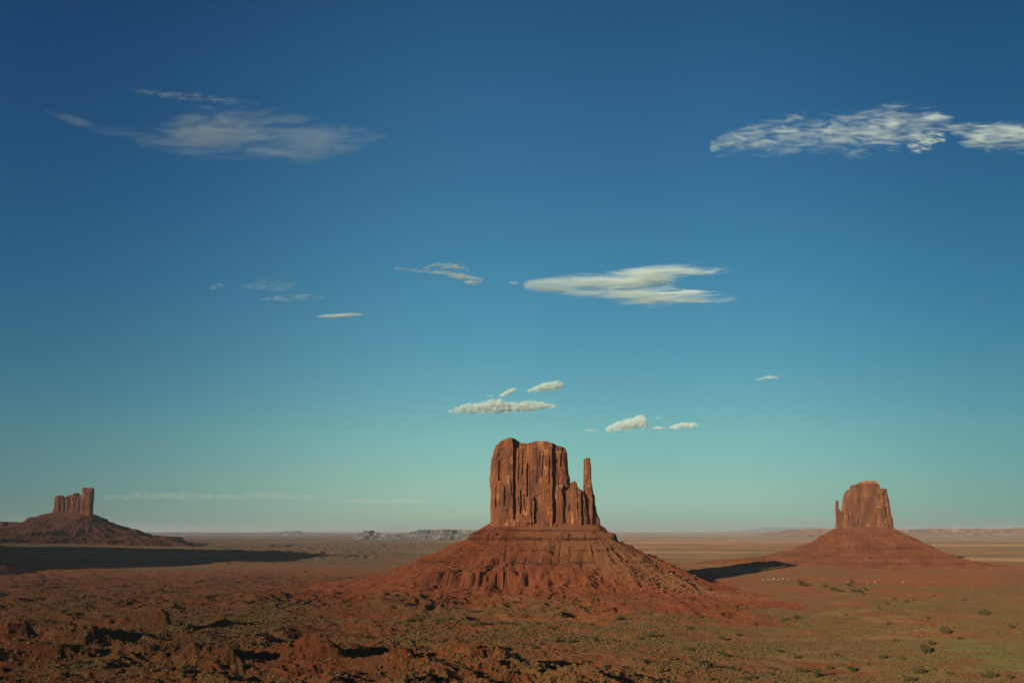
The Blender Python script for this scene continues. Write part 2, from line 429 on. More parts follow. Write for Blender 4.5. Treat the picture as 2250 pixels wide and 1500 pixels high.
def tower(name, root, Y0, T, left, right, top, feats, mat, nper=700, nz=170, seed=0, amp=1.0, corner=.45, unit=1.0, base=None, cap_dome=2.0, label=None):
    """a cliff: closed rings stacked from its foot to its uneven top.
    left/right: traced edges (px, py), top: traced skyline, feats: (px0, px1, py_top, py_bottom, setback m)"""
    Yc = Y0 + T / 2
    Lw = np.array([to_world(a, b, Yc) for a, b in left]); Rw = np.array([to_world(a, b, Yc) for a, b in right])
    Tw = np.array([to_world(a, b, Yc) for a, b in top])
    Lw = Lw[np.argsort(Lw[:, 1])]; Rw = Rw[np.argsort(Rw[:, 1])]
    zb = min(Lw[0, 1], Rw[0, 1]) if base is None else to_world(0, base, Yc)[1]
    th = np.linspace(0, 2 * np.pi, nper, endpoint=False)
    cu = np.sign(np.cos(th)) * np.abs(np.cos(th)) ** corner
    cv = np.sign(np.sin(th)) * np.abs(np.sin(th)) ** corner
    # even arc length
    hw0 = (Rw[0, 0] - Lw[0, 0]) / 2
    px_, py_ = cu * hw0, cv * T / 2
    seg = np.hypot(np.diff(np.append(px_, px_[0])), np.diff(np.append(py_, py_[0])))
    s = np.concatenate([[0], np.cumsum(seg)]); per = s[-1]
    sa = np.linspace(0, per, nper, endpoint=False)
    cu = np.interp(sa, s, np.append(cu, cu[0])); cv = np.interp(sa, s, np.append(cv, cv[0]))
    t = np.linspace(0, 1, nz)[:, None]
    CU, CV = np.broadcast_arrays(cu[None, :], np.zeros((nz, 1)))[0], np.broadcast_to(cv[None, :], (nz, nper))
    Z = zb + t * (Tw[:, 1].max() - zb) + 0 * CU
    for _ in range(4):
        xl = np.interp(Z, Lw[:, 1], Lw[:, 0]); xr = np.interp(Z, Rw[:, 1], Rw[:, 0])
        X = (xl + xr) / 2 + (xr - xl) / 2 * CU
        ztop = np.interp(X[-1:], Tw[:, 0], Tw[:, 1])
        Z = zb + t * (ztop - zb)
    X = X.copy(); SA = np.broadcast_to(sa[None, :], X.shape)
    Y = Yc + CV * T / 2
    # outward direction
    nx = cu * T / 2; ny = cv * hw0; ln = np.hypot(nx, ny) + 1e-6
    pw = 1 / corner
    gx = np.sign(cu) * np.abs(cu) ** (2 / corner - 1) / hw0; gy = np.sign(cv) * np.abs(cv) ** (2 / corner - 1) / (T / 2)
    ln = np.hypot(gx, gy) + 1e-9; nx = gx / ln; ny = gy / ln
    u = unit; o = seed * 13.7
    zc_ = Y * math.cos(PITCH) + (Z - CAM_H) * math.sin(PITCH)
    PX = 1125 + F * X / zc_
    PY = 750 - F * (-Y * math.sin(PITCH) + (Z - CAM_H) * math.cos(PITCH)) / zc_
    front = np.clip(-CV, 0, 1) ** .6
    wob = 2.2 * n2(Z / (30 * u) + o, PX / 40) + .8 * n2(Z / (8 * u), PX / 15 + o)
    back = np.zeros_like(X)
    for (p0, p1, q0, q1, dv, *lean) in feats:
        sl = (lean[0] if lean else 0.0) * (PY - q0); p0 = p0 + sl; p1 = p1 + sl
        e = .7
        wx = S(p0 - e, p0 + e, PX + wob) * (1 - S(p1 - e, p1 + e, PX + wob))
        wy = S(q0 - 3, q0 + 3, PY + 2 * n2(X / (7 * u), Z * 0 + o)) * (1 - S(q1 - 3, q1 + 3, PY + 2 * n2(X / (9 * u) + 5, Z * 0 + o)))
        back += dv * wx * wy
    # jointed columns: blocks of rock standing a little proud of or behind each other
    d = np.zeros_like(X)
    def pick(c, e, k): return _val[_perm[_perm[(c + 17 * k) & 255] + (e & 255)]] - .5
    for wlen, zlen, am, tilt, k in ((36 * u, 68 * u, 2.6, .16, 1), (15 * u, 33 * u, 1.5, .26, 2), (6.2 * u, 13 * u, .62, .3, 3)):
        lift = 7 * u * n2(SA / (26 * u) + k, Z * 0 + o)
        zband = np.floor((Z + lift) / zlen + .5 * n2(SA / (40 * u), Z * 0 + k + o)).astype(int)
        w_ = SA / wlen + .55 * (_val[(zband * 13 + k * 7) & 255] if k > 1 else 0) + .10 * n2(Z / (16 * u) + k + o, SA / (25 * u)) + .45 * n2(SA / (wlen * 2.7) + k, Z * 0 + o)
        cell = np.floor(w_).astype(int); fr = w_ - cell - .5
        edge = np.clip((.5 - np.abs(fr)) / .07, 0, 1)
        d += am * u * 2 * pick(cell, zband if k > 1 else zband // 2, k) + tilt * wlen * .5 * fr * 2 * pick(cell, zband + 3, k + 5) - am * u * .35 * (1 - edge)
    d += 2.2 * u * n3(X / (40 * u), Y / (40 * u) + o, Z / (60 * u))
    d -= 1.0 * u * np.clip(1 - 9 * np.abs(n3(X / (24 * u) + 3, Y / (24 * u) + o, Z / (70 * u))), 0, 1)
    d += .8 * u * n3(X / (5 * u), Y / (5 * u), Z / (12 * u) + o) + .4 * u * n3(X / (2.2 * u), Y / (2.2 * u), Z / (3 * u) + o)
    H = Z.max() - zb
    rel_top = (ztop - Z)
    rim = np.exp(-rel_top / (13 * u)); foot = np.exp(-(Z - zb) / (16 * u))
    bed = n2(Z / (3.1 * u) + o, X / (120 * u)) + .6 * n2(Z / (1.4 * u) + 3, X / (60 * u) + o)
    d += u * (2.0 * rim + .9 * foot + .22) * bed
    d += u * foot * (2.6 + 2.6 * n2(SA / (4.5 * u), Z / (40 * u))) 
    d *= amp * (.35 + .65 * np.abs(CV) ** .8)
    X2 = X + nx * d; Y2 = Y + ny * d + back * front
    # cap
    rings = [np.stack([X2, Y2, Z], -1)]
    xc = X2[-1].mean(); yc = Y2[-1].mean()
    for k in range(1, 15):
        f = 1 - k / 14.5
        xx = xc + (X2[-1] - xc) * f; yy = yc + (Y2[-1] - yc) * f
        zz = np.interp(xx, Tw[:, 0], Tw[:, 1]) + cap_dome * u * (1 - f ** 2) * (.2 + .5 * n2(xx / (11 * u), yy / (11 * u) + o)) 
        w = S(0, 3, k); zz = Z[-1] * (1 - w) + zz * w
        rings.append(np.stack([xx, yy, zz], -1)[None])
    V = np.concatenate(rings, 0)
    nr = V.shape[0]
    loc = np.array(root.location)
    V = V.reshape(-1, 3) - loc
    q = grid_quads(nr, nper, wrap=True)
    V = np.concatenate([V, V[-nper:].mean(0)[None]])
    ci = len(V) - 1; b = (nr - 1) * nper
    tr = np.stack([b + np.arange(nper), b + (np.arange(nper) + 1) % nper, np.full(nper, ci)], 1)
    me = mesh_data(name, V, q, tr, mat)
    o_ = obj(name, me, root)
    if label: o_['label'] = label
    return o_

class Talus:
    """debris cone below a cliff: height by distance from the cliff foot, its own profile each way, with ledges and gullies"""
    def __init__(s, x0, x1, yc, rad, prof, ledges, seed, u=1.0, yrad=None, mask=None):
        s.x0, s.x1, s.yc, s.rad, s.prof, s.ledges, s.seed, s.u = x0, x1, yc, rad, prof, ledges, seed, u
        s.yrad = yrad or rad; s.mask = mask
    def z(s, x, y):
        u = s.u; o = s.seed * 9.1
        cx = np.clip(x, s.x0, s.x1)
        dx, dy = x - cx, (y - s.yc) 
        ang = np.arctan2(dy, dx)
        rr = np.hypot(dx, dy)
        d0 = rr - s.rad
        arc = ang * 260 * u + cx
        # gullies run down-slope
        g = n2(arc / (74 * u) + o, d0 / (330 * u)) + .6 * n2(arc / (27 * u) + d0 / (90 * u), d0 / (120 * u) + o) + .3 * n2(arc / (11 * u), d0 / (60 * u) + o)
        d = d0 * (1 + .12 * g) + 5 * u * n2(x / (55 * u), y / (55 * u) + o) 
        c, sn = np.cos(ang), np.sin(ang)
        w = {'r': np.clip(c, 0, 1) ** 2, 'l': np.clip(-c, 0, 1) ** 2, 'f': np.clip(-sn, 0, 1) ** 2, 'b': np.clip(sn, 0, 1) ** 2}
        z = 0
        for k, pr in s.prof.items():
            p = np.array(pr, float)
            z = z + w[k] * np.interp(d, p[:, 0], p[:, 1])
        for (zi, h, st, fl) in s.ledges:
            wv = S(-.32, .25, n2(arc / (130 * u) + zi, zi * .37 + o)) * (.25 + .75 * S(-.5, .1, n2(arc / (31 * u) + zi, zi * 1.7 + o)))
            if s.mask: wv = wv * s.mask(zi, x, y) 
            zz = z + fl * (.4 + 1.6 * S(-.3, .4, n2(arc / (38 * u), z * 0 + 7))) * n2((arc + 9 * u * n2(x / (30 * u), y / (30 * u))) / (8.5 * u) + zi, z * 0 + 2) + .5 * fl * n2(arc / (3 * u) + zi, z * 0 + 5) + 2.5 * u * n2(arc / (90 * u), z * 0 + zi)
            z = z + st * wv * h * (S(zi - .16 * h, zi + .16 * h, zz) - S(zi - 1.6 * h, zi + 1.6 * h, zz))
        rough = S(-5, 60, d)
        z = z + rough * (4.0 * u * ridge2(x / (38 * u) + o, y / (38 * u), 4, .5) + 3.0 * u * np.clip(n2(x / (9 * u), y / (9 * u)) - .25, 0, 1) + .45 * u * n2(x / (3.2 * u), y / (3.2 * u) + o))
        z = z - S(20, 90, d) * 2.6 * u * S(-.1, .35, n2(arc / (85 * u) + 2 * o, d0 / (120 * u))) * np.clip(1 - 5 * np.abs(n2(arc / (24 * u) + d0 / (160 * u) + 4, d0 / (210 * u) + o)), 0, 1)
        return z
    def build(s, root, mat, xa, xb, ya, yb, step, name="talus_slope", label=None):
        xs = np.arange(xa, xb, step); ys = np.arange(ya, yb, step * 1.15)
        X, Y = np.meshgrid(xs, ys)
        Z = s.z(X, Y)
        V = np.stack([X, Y, Z], -1).reshape(-1, 3) - np.array(root.location)
        me = mesh_data(name, V, grid_quads(len(ys), len(xs)), None, mat)
        o = obj(name, me, root)
        if label: o['label'] = label
        return o

def profile(side, Y, edge_px, pts, extra):
    """traced silhouette -> (distance from the cliff foot, height)"""
    x0 = to_world(edge_px, 1150, Y)[0]
    out = []
    for (px, py) in pts:
        x, z = to_world(px, py, Y)
        out.append((abs(x - x0), z))
    return [(-400, out[0][1] + 15)] + out + extra

# ------------------------------------------------------------------ the central butte
YC = 1900.0                        # its middle plane
palm_T = 95.0; PY0 = YC - palm_T / 2
bx, _ = to_world(1195, 1300, YC)
west = thing("sandstone_butte", "big central red sandstone butte with a thin thumb spire beside its broad block", "butte", (bx, YC, 0))
palm_left = [(1079, 1156), (1078.5, 1141), (1077, 1116), (1077.6, 1076), (1076, 1068), (1075.5, 1050), (1077.6, 1029.6), (1080, 1009), (1084.5, 999), (1085.6, 991), (1089, 982), (1092, 978), (1095, 974)]
palm_top = [(1070, 985), (1089.6, 981), (1097, 974), (1107, 969.6), (1118.4, 965.5), (1129.6, 967), (1139.5, 972), (1142, 976), (1158.4, 977), (1176, 973.3), (1200, 974.4), (1214, 977.6), (1221, 982), (1236, 985), (1243, 988), (1260, 992)]
palm_right = [(1262, 1156), (1258, 1120), (1251, 1073), (1251, 1052), (1248.5, 1042), (1246.5, 1026), (1245.6, 1004), (1243.5, 991), (1240, 984), (1236, 974)]
palm_feats = [
    (1127, 1161, 900, 1128, 10), (1127, 1133, 955, 1140, 6), (1127, 1141, 955, 982, 10), (1161, 1167, 900, 1090, 5), (1134, 1138, 1000, 1110, -2),
    (1094.5, 1098.5, 1012, 1056, 12), (1108.5, 1111, 1068, 1100, 7), (1075, 1094, 1012, 1068, 3),
    (1142, 1146, 1076, 1129, 15), (1157.5, 1161.5, 1017, 1090, 12), (1147, 1150, 990, 1040, 5),
    (1158, 1174, 1092, 1150, -9), (1174, 1177.5, 1092, 1133, 8), (1214, 1265, 900, 1150, 11), (1214, 1219, 980, 1075, 5), (1232, 1236, 995, 1026, 6), (1222, 1237, 1066, 1150, -13),
    (1218, 1221.5, 1092, 1125, 12), (1206, 1209, 1000, 1060, 4), (1192, 1196, 1000, 1045, 3), (1185, 1189, 990, 1030, 3),
    (1180, 1190, 1045, 1060, 3), (1080, 1088, 1070, 1115, -4), (1093, 1108, 1072, 1110, -4), (1237, 1241, 1078, 1122, 9)]
tower("cliff_block", west, PY0, palm_T, palm_left, palm_right, palm_top, palm_feats, M_ROCK, nper=900, nz=260, seed=1, base=1156)
shoulder_l = [(1236, 1156), (1237, 1120), (1240, 1090), (1243, 1079), (1250, 1070), (1253, 1058)]
shoulder_r = [(1292, 1156), (1289, 1120), (1287, 1095), (1284, 1083), (1279, 1076), (1270, 1070), (1267, 1058)]
shoulder_t = [(1230, 1082), (1242, 1079), (1250, 1074), (1253.5, 1062), (1256, 1059), (1262, 1058.5), (1266.5, 1064), (1269, 1073), (1280, 1077), (1286, 1084), (1300, 1090)]
tower("cliff_shoulder", west, YC - 44, 70, shoulder_l, shoulder_r, shoulder_t,
      [(1252, 1254.5, 1060, 1085, 5), (1250, 1256, 1108, 1125, 4), (1268, 1284, 1060, 1120, 3), (1279, 1283, 1088, 1140, 8), (1256, 1278, 1080, 1160, -5)], M_ROCK, nper=420, nz=170, seed=3, base=1156, amp=.75)
thumb_l = [(1283, 1160), (1284, 1120), (1283.2, 1076), (1282.6, 1042), (1283.8, 1022), (1283.2, 1010), (1284.5, 1006)]
thumb_r = [(1321, 1164), (1319, 1152), (1317.5, 1140), (1313.5, 1132), (1310, 1124), (1307.5, 1108), (1306.2, 1088), (1302.5, 1082), (1301.2, 1068), (1298.4, 1054), (1298.6, 1030), (1298, 1020), (1296.2, 1015), (1296.4, 1009), (1295, 1005)]
thumb_t = [(1276, 1009), (1284, 1008), (1287, 1006.4), (1295, 1006.8), (1300, 1009)]
tower("thumb_spire", west, YC - 28, 34, thumb_l, thumb_r, thumb_t, [(1302, 1320, 1080, 1165, 8), (1309, 1330, 1120, 1165, 4)], M_ROCK, nper=330, nz=260, seed=5, base=1164, amp=.42, corner=.6, cap_dome=.6)

L_prof = profile('l', YC, 1079, [(1079, 1146), (1060, 1158), (1030, 1178), (1026, 1184), (975, 1209), (930, 1231), (895, 1250), (868, 1262), (830, 1271), (780, 1279), (720, 1286)], [(600, -14)])
R_prof = profile('r', YC, 1320, [(1320, 1154), (1332, 1166), (1352, 1182), (1358, 1190), (1400, 1212), (1440, 1231), (1470, 1246), (1485, 1256), (1520, 1270), (1560, 1284), (1610, 1300)], [(520, -16)])
F_prof = [(-400, 146), (0, 134), (30, 112), (70, 88), (130, 62), (200, 42), (262, 24), (320, 15), (420, 8), (520, 1), (620, -10)]
B_prof = [(-400, 146), (0, 134), (100, 80), (250, 30), (400, -16), (600, -30)]
xL = to_world(1079, 1150, YC)[0]; xR = to_world(1320, 1150, YC)[0]
west_talus = Talus(xL + 42, xR - 42, YC, 42, {'l': L_prof, 'r': R_prof, 'f': F_prof, 'b': B_prof},
                   [(120, 7, 1.3, 1.2), (103, 11, 1.4, 1.6), (82, 6, 1.0, 1.5), (58, 10, 1.2, 1.8), (31, 20, 1.35, 2.2)], 2,
                   mask=lambda zi, x, y: (1.3 * (1 - .9 * S(40, 150, x)) * (.2 + .8 * S(-270, -200, x)) if zi == 31 else (1.4 if zi == 103 else (1 - S(-60, 40, x) * (1 - S(230, 330, x))) if zi == 58 else 1)))
west_talus.build(west, M_TALUS, xL - 600, xR + 560, YC - 680, YC + 420, 1.6)

# ------------------------------------------------------------------ the east butte
YE = EAST[1]
ex, _ = to_world(1905, 1250, YE)
east = thing("sandstone_butte", "orange sandstone butte with stepped yellow cap and small spire on its left side", "butte", (ex, YE, 0))
e_left = [(1853.5, 1166), (1853, 1148), (1852.7, 1119), (1853.6, 1098), (1856, 1087.6), (1860, 1079), (1862, 1072)]
e_top = [(1845, 1080), (1861, 1077.3), (1872, 1074), (1900, 1073), (1930, 1073), (1945, 1075), (1955, 1077)]
e_right = [(1963, 1168), (1961, 1154), (1960, 1143), (1956.5, 1128), (1955, 1113), (1952, 1095), (1949, 1084), (1946.5, 1075), (1945, 1070)]
tower("cliff_block", east, YE - 36, 72, e_left, e_right, e_top,
      [(1941, 1990, 1078, 1160, 9, .13), (1886, 1889, 1138, 1153, 10), (1872, 1880, 1095, 1140, 2), (1890, 1900, 1100, 1125, 4), (1866, 1869, 1128, 1150, 5), (1896, 1912, 1140, 1160, 4), (1931, 1943, 1085, 1100, 5), (1925, 1928, 1125, 1155, 4)],
      M_ROCK_EAST, nper=620, nz=170, seed=8, unit=1.3, base=1168, amp=.72, corner=.6)
tower("cap_ledge", east, YE - 26, 52, [(1870.5, 1078), (1872, 1072), (1872.2, 1067), (1875, 1064)], [(1931, 1078), (1930, 1072), (1929.7, 1067), (1927, 1063)],
      [(1868, 1068), (1873, 1067), (1878, 1064), (1887, 1063), (1910, 1062.6), (1927, 1063), (1932, 1066)], [], M_ROCK_EAST, nper=300, nz=30, seed=9, unit=.9, amp=.8, base=1077.5)
tower("cap_rock", east, YE - 18, 36, [(1886, 1065), (1887, 1061), (1890, 1058)], [(1928, 1066), (1926.5, 1062), (1921, 1056)],
      [(1884, 1060), (1888, 1059), (1899, 1057), (1912, 1056), (1921, 1055.4), (1929, 1061)], [], M_CAPROCK, nper=240, nz=24, seed=11, unit=.9, amp=.8, base=1065)
tower("thumb_spire", east, YE - 9, 18, [(1836, 1168), (1836.6, 1150), (1836.4, 1118), (1836.6, 1101), (1838, 1098)], [(1860, 1168), (1857, 1135), (1851, 1127.5), (1844.5, 1121), (1841.4, 1114), (1841.8, 1103), (1840, 1098.5)],
      [(1834, 1100), (1838.7, 1098), (1842, 1099.5), (1846, 1104)], [], M_ROCK_EAST, nper=260, nz=120, seed=12, unit=.7, amp=.25, corner=.7, base=1168, cap_dome=.5)
eL = profile('l', YE, 1836, [(1836, 1161), (1803, 1182), (1800, 1187), (1793, 1198), (1773, 1207), (1733, 1218), (1667, 1230)], [(700, -6), (900, -16)])
eR = profile('r', YE, 1962, [(1962, 1163), (1983, 1177), (2033, 1203), (2060, 1219), (2085, 1229), (2117, 1239), (2150, 1247)], [(640, -10), (800, -20)])
eF = [(-400, 146), (0, 132), (60, 106), (110, 82), (160, 62), (210, 44), (300, 26), (400, 12), (520, -4), (700, -20)]
eB = [(-400, 146), (0, 132), (250, 40), (500, -20)]
xl = to_world(1836, 1150, YE)[0]; xr = to_world(1962, 1150, YE)[0]
east_talus = Talus(xl + 70, xr - 70, YE, 70, {'l': eL, 'r': eR, 'f': eF, 'b': eB}, [(112, 7, .6, 1.0), (62, 12, .8, 2.2), (36, 7, .7, 1.0)], 4, u=1.3)
east_talus.build(east, M_TALUS_EAST, xl - 620, xr + 520, YE - 700, YE + 400, 3.0)

# ------------------------------------------------------------------ the far left butte
YL = 5600.0
lx, _ = to_world(162, 1190, YL)
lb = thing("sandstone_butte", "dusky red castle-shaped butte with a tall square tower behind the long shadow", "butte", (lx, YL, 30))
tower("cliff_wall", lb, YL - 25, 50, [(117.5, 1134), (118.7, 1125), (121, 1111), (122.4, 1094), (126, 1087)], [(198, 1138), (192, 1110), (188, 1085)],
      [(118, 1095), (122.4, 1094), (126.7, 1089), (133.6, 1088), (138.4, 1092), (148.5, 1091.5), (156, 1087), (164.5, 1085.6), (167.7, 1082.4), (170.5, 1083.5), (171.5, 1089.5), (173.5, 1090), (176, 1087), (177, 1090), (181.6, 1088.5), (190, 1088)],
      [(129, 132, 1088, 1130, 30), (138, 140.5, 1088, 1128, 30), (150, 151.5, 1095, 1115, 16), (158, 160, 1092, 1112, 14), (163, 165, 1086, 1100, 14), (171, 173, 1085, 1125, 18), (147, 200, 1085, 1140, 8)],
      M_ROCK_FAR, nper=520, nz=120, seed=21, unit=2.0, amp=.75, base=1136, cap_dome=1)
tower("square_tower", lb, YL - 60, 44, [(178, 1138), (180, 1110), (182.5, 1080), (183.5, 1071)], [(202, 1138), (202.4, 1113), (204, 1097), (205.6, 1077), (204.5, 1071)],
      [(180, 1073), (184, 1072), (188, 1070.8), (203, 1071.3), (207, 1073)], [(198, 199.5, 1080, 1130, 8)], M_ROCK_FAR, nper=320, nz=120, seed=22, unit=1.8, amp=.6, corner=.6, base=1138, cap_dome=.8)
lL = profile('l', YL, 118, [(118, 1126), (104, 1131), (92, 1137), (78, 1138), (74, 1143), (60, 1147), (30, 1156), (-10, 1172)], [(900, -30)])
lR = profile('r', YL, 203, [(203, 1130), (209, 1132.5), (219, 1139.5), (221, 1146), (235, 1151), (252, 1159), (271, 1168), (295, 1171), (330, 1181), (370, 1186)], [(900, -30)])
lF = [(-400, 260), (0, 232), (60, 190), (150, 140), (260, 100), (330, 92), (420, 66), (520, 58), (640, 34), (800, 10), (1000, -30)]
lBk = [(-400, 260), (0, 232), (300, 120), (700, 0), (1000, -30)]
xl = to_world(118, 1130, YL)[0]; xr = to_world(203, 1130, YL)[0]
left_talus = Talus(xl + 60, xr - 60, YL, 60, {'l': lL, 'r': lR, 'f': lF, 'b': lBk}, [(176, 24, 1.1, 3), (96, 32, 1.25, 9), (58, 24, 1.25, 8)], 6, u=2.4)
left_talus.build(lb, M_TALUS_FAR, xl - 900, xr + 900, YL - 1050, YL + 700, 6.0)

# ------------------------------------------------------------------ mesas
def ridge(name, label, cat, Y, depth, top, base_z, mat, seed, nx=500, ny=60, cliff=.35, spur=.25, group=None, noise_amp=.06, flat=.5):
    """a long mesa: foot, slope, cliff, flat top and back slope along a traced skyline"""
    P = np.array([to_world(a, b, Y) for a, b in top])
    xs = np.linspace(P[0, 0], P[-1, 0], nx)
    zt = np.interp(xs, P[:, 0], P[:, 1])
    v = np.linspace(0, 1, ny)
    cr = np.interp(v, [0, .30 * (1 - cliff) + .05, .36, .40, .40 + .25 * flat, 1], [0, .52, .62, 1.0, 1.0, 0])
    X, V = np.meshgrid(xs, v)
    h = np.clip(zt - base_z, 1, None)[None, :]
    tt = np.linspace(0, 1, nx); h = h * (S(0, .06, tt) * S(0, .03, 1 - tt))[None, :]          # both ends die out into the plain
    wl_ = depth * .28
    Vn = V + spur * .16 * (1 - V) * (ridge2(X / wl_ + seed, V * 0 + seed, 4) - .3)
    Zr = np.interp(Vn.ravel(), v, cr).reshape(X.shape)
    Z = base_z - 8 + Zr * (h + 8) + noise_amp * h * fbm2(X / (depth * .12), V * 9 + seed, 3) * (Zr > .02) * (Zr < .98)
    Yv = Y - depth * .4 + V * depth
    V3 = np.stack([X, Yv, Z], -1).reshape(-1, 3)
    loc = np.array([xs.mean(), Y, base_z])
    me = mesh_data(name, V3 - loc, grid_quads(ny, nx), None, mat)
    return tag(obj(name, me, None, loc), label, cat, group)

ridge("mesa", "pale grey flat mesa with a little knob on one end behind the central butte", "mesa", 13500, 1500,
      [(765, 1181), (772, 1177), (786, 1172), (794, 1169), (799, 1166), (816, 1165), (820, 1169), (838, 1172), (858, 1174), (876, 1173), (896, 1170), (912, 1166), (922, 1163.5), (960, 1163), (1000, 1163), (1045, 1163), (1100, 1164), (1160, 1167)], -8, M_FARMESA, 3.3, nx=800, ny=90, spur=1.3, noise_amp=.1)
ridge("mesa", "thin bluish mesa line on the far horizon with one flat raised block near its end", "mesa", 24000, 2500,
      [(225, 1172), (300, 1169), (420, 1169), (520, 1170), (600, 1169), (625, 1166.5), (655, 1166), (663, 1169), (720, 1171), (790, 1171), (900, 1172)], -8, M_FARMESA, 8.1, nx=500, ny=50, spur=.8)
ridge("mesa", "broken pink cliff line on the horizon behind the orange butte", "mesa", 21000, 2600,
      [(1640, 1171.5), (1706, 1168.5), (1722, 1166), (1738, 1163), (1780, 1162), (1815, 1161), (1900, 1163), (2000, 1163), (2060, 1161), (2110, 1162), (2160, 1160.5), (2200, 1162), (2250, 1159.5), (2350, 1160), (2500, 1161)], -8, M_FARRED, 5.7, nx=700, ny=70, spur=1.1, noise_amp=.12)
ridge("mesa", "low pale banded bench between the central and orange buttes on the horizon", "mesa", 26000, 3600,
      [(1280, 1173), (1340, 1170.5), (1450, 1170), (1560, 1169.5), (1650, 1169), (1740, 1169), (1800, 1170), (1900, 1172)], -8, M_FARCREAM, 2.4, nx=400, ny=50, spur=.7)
ridge("mesa", "dark low stepped mesa running off beside the castle-shaped butte", "mesa", 5900, 700,
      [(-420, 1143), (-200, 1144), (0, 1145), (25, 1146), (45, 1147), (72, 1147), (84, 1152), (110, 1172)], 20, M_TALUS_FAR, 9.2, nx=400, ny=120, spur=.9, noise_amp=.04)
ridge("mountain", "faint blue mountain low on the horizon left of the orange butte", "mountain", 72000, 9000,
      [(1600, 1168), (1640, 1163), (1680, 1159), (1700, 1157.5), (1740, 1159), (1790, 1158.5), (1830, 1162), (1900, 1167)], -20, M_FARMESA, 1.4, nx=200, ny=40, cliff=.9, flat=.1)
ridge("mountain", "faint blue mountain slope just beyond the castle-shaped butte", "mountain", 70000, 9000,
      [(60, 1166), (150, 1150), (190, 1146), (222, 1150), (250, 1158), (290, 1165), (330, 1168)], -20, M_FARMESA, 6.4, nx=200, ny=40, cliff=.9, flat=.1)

def shadow_mesa():
    poly = np.array([(-31, 8.0), (-20.2, 12.6), (-17.2, 17.2), (-15.3, 20.8), (-15.6, 23.4), (-21, 28), (-40, 30), (-44, 8)]) * 120.0
    xs = np.arange(-5900, -1050, 12.0); ys = np.arange(500, 4200, 12.0)
    X, Y = np.meshgrid(xs, ys)
    Xw = X + 55 * n2(X / 260, Y / 260) + 20 * n2(X / 80, Y / 80); Yw = Y + 55 * n2(X / 260 + 9, Y / 260) + 20 * n2(X / 80 + 4, Y / 80)
    d = np.full(X.shape, 1e9); inside = np.zeros(X.shape, bool)
    for (ax, ay), (bx_, by) in zip(poly, np.roll(poly, -1, 0)):
        ex_, ey = bx_ - ax, by - ay
        t = np.clip(((Xw - ax) * ex_ + (Yw - ay) * ey) / (ex_ * ex_ + ey * ey), 0, 1)
        d = np.minimum(d, np.hypot(Xw - ax - t * ex_, Yw - ay - t * ey))
        cross = ((ay > Yw) != (by > Yw)) & (Xw < (bx_ - ax) * (Yw - ay) / (by - ay + 1e-9) + ax)
        inside ^= cross
    d = np.where(inside, -d, d)
    z = np.interp(d, [-400, -60, -8, 8, 60, 160, 300, 430, 600], [425, 420, 412, 215, 165, 95, 42, 4, -25])
    z = z + S(5, 60, d) * 7 * ridge2(X / 70, Y / 70, 4)
    loc = np.array([-3200, 2600, 0])
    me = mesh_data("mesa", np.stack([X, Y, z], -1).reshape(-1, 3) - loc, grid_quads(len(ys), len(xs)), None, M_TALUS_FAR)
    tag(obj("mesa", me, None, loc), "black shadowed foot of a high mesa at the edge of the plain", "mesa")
shadow_mesa()


# ------------------------------------------------------------------ clouds
def float_curve(N, x, pts):
    n = N.new('ShaderNodeFloatCurve'); N.link(x, n.inputs['Value'])
    cv = n.mapping.curves[0]
    n.mapping.use_clip = False
    while len(cv.points) < len(pts): cv.points.new(.5, .5)
    for p, (a, b) in zip(cv.points, pts): p.location = (a, b); p.handle_type = 'AUTO_CLAMPED'
    n.mapping.update()
    return n.outputs[0]

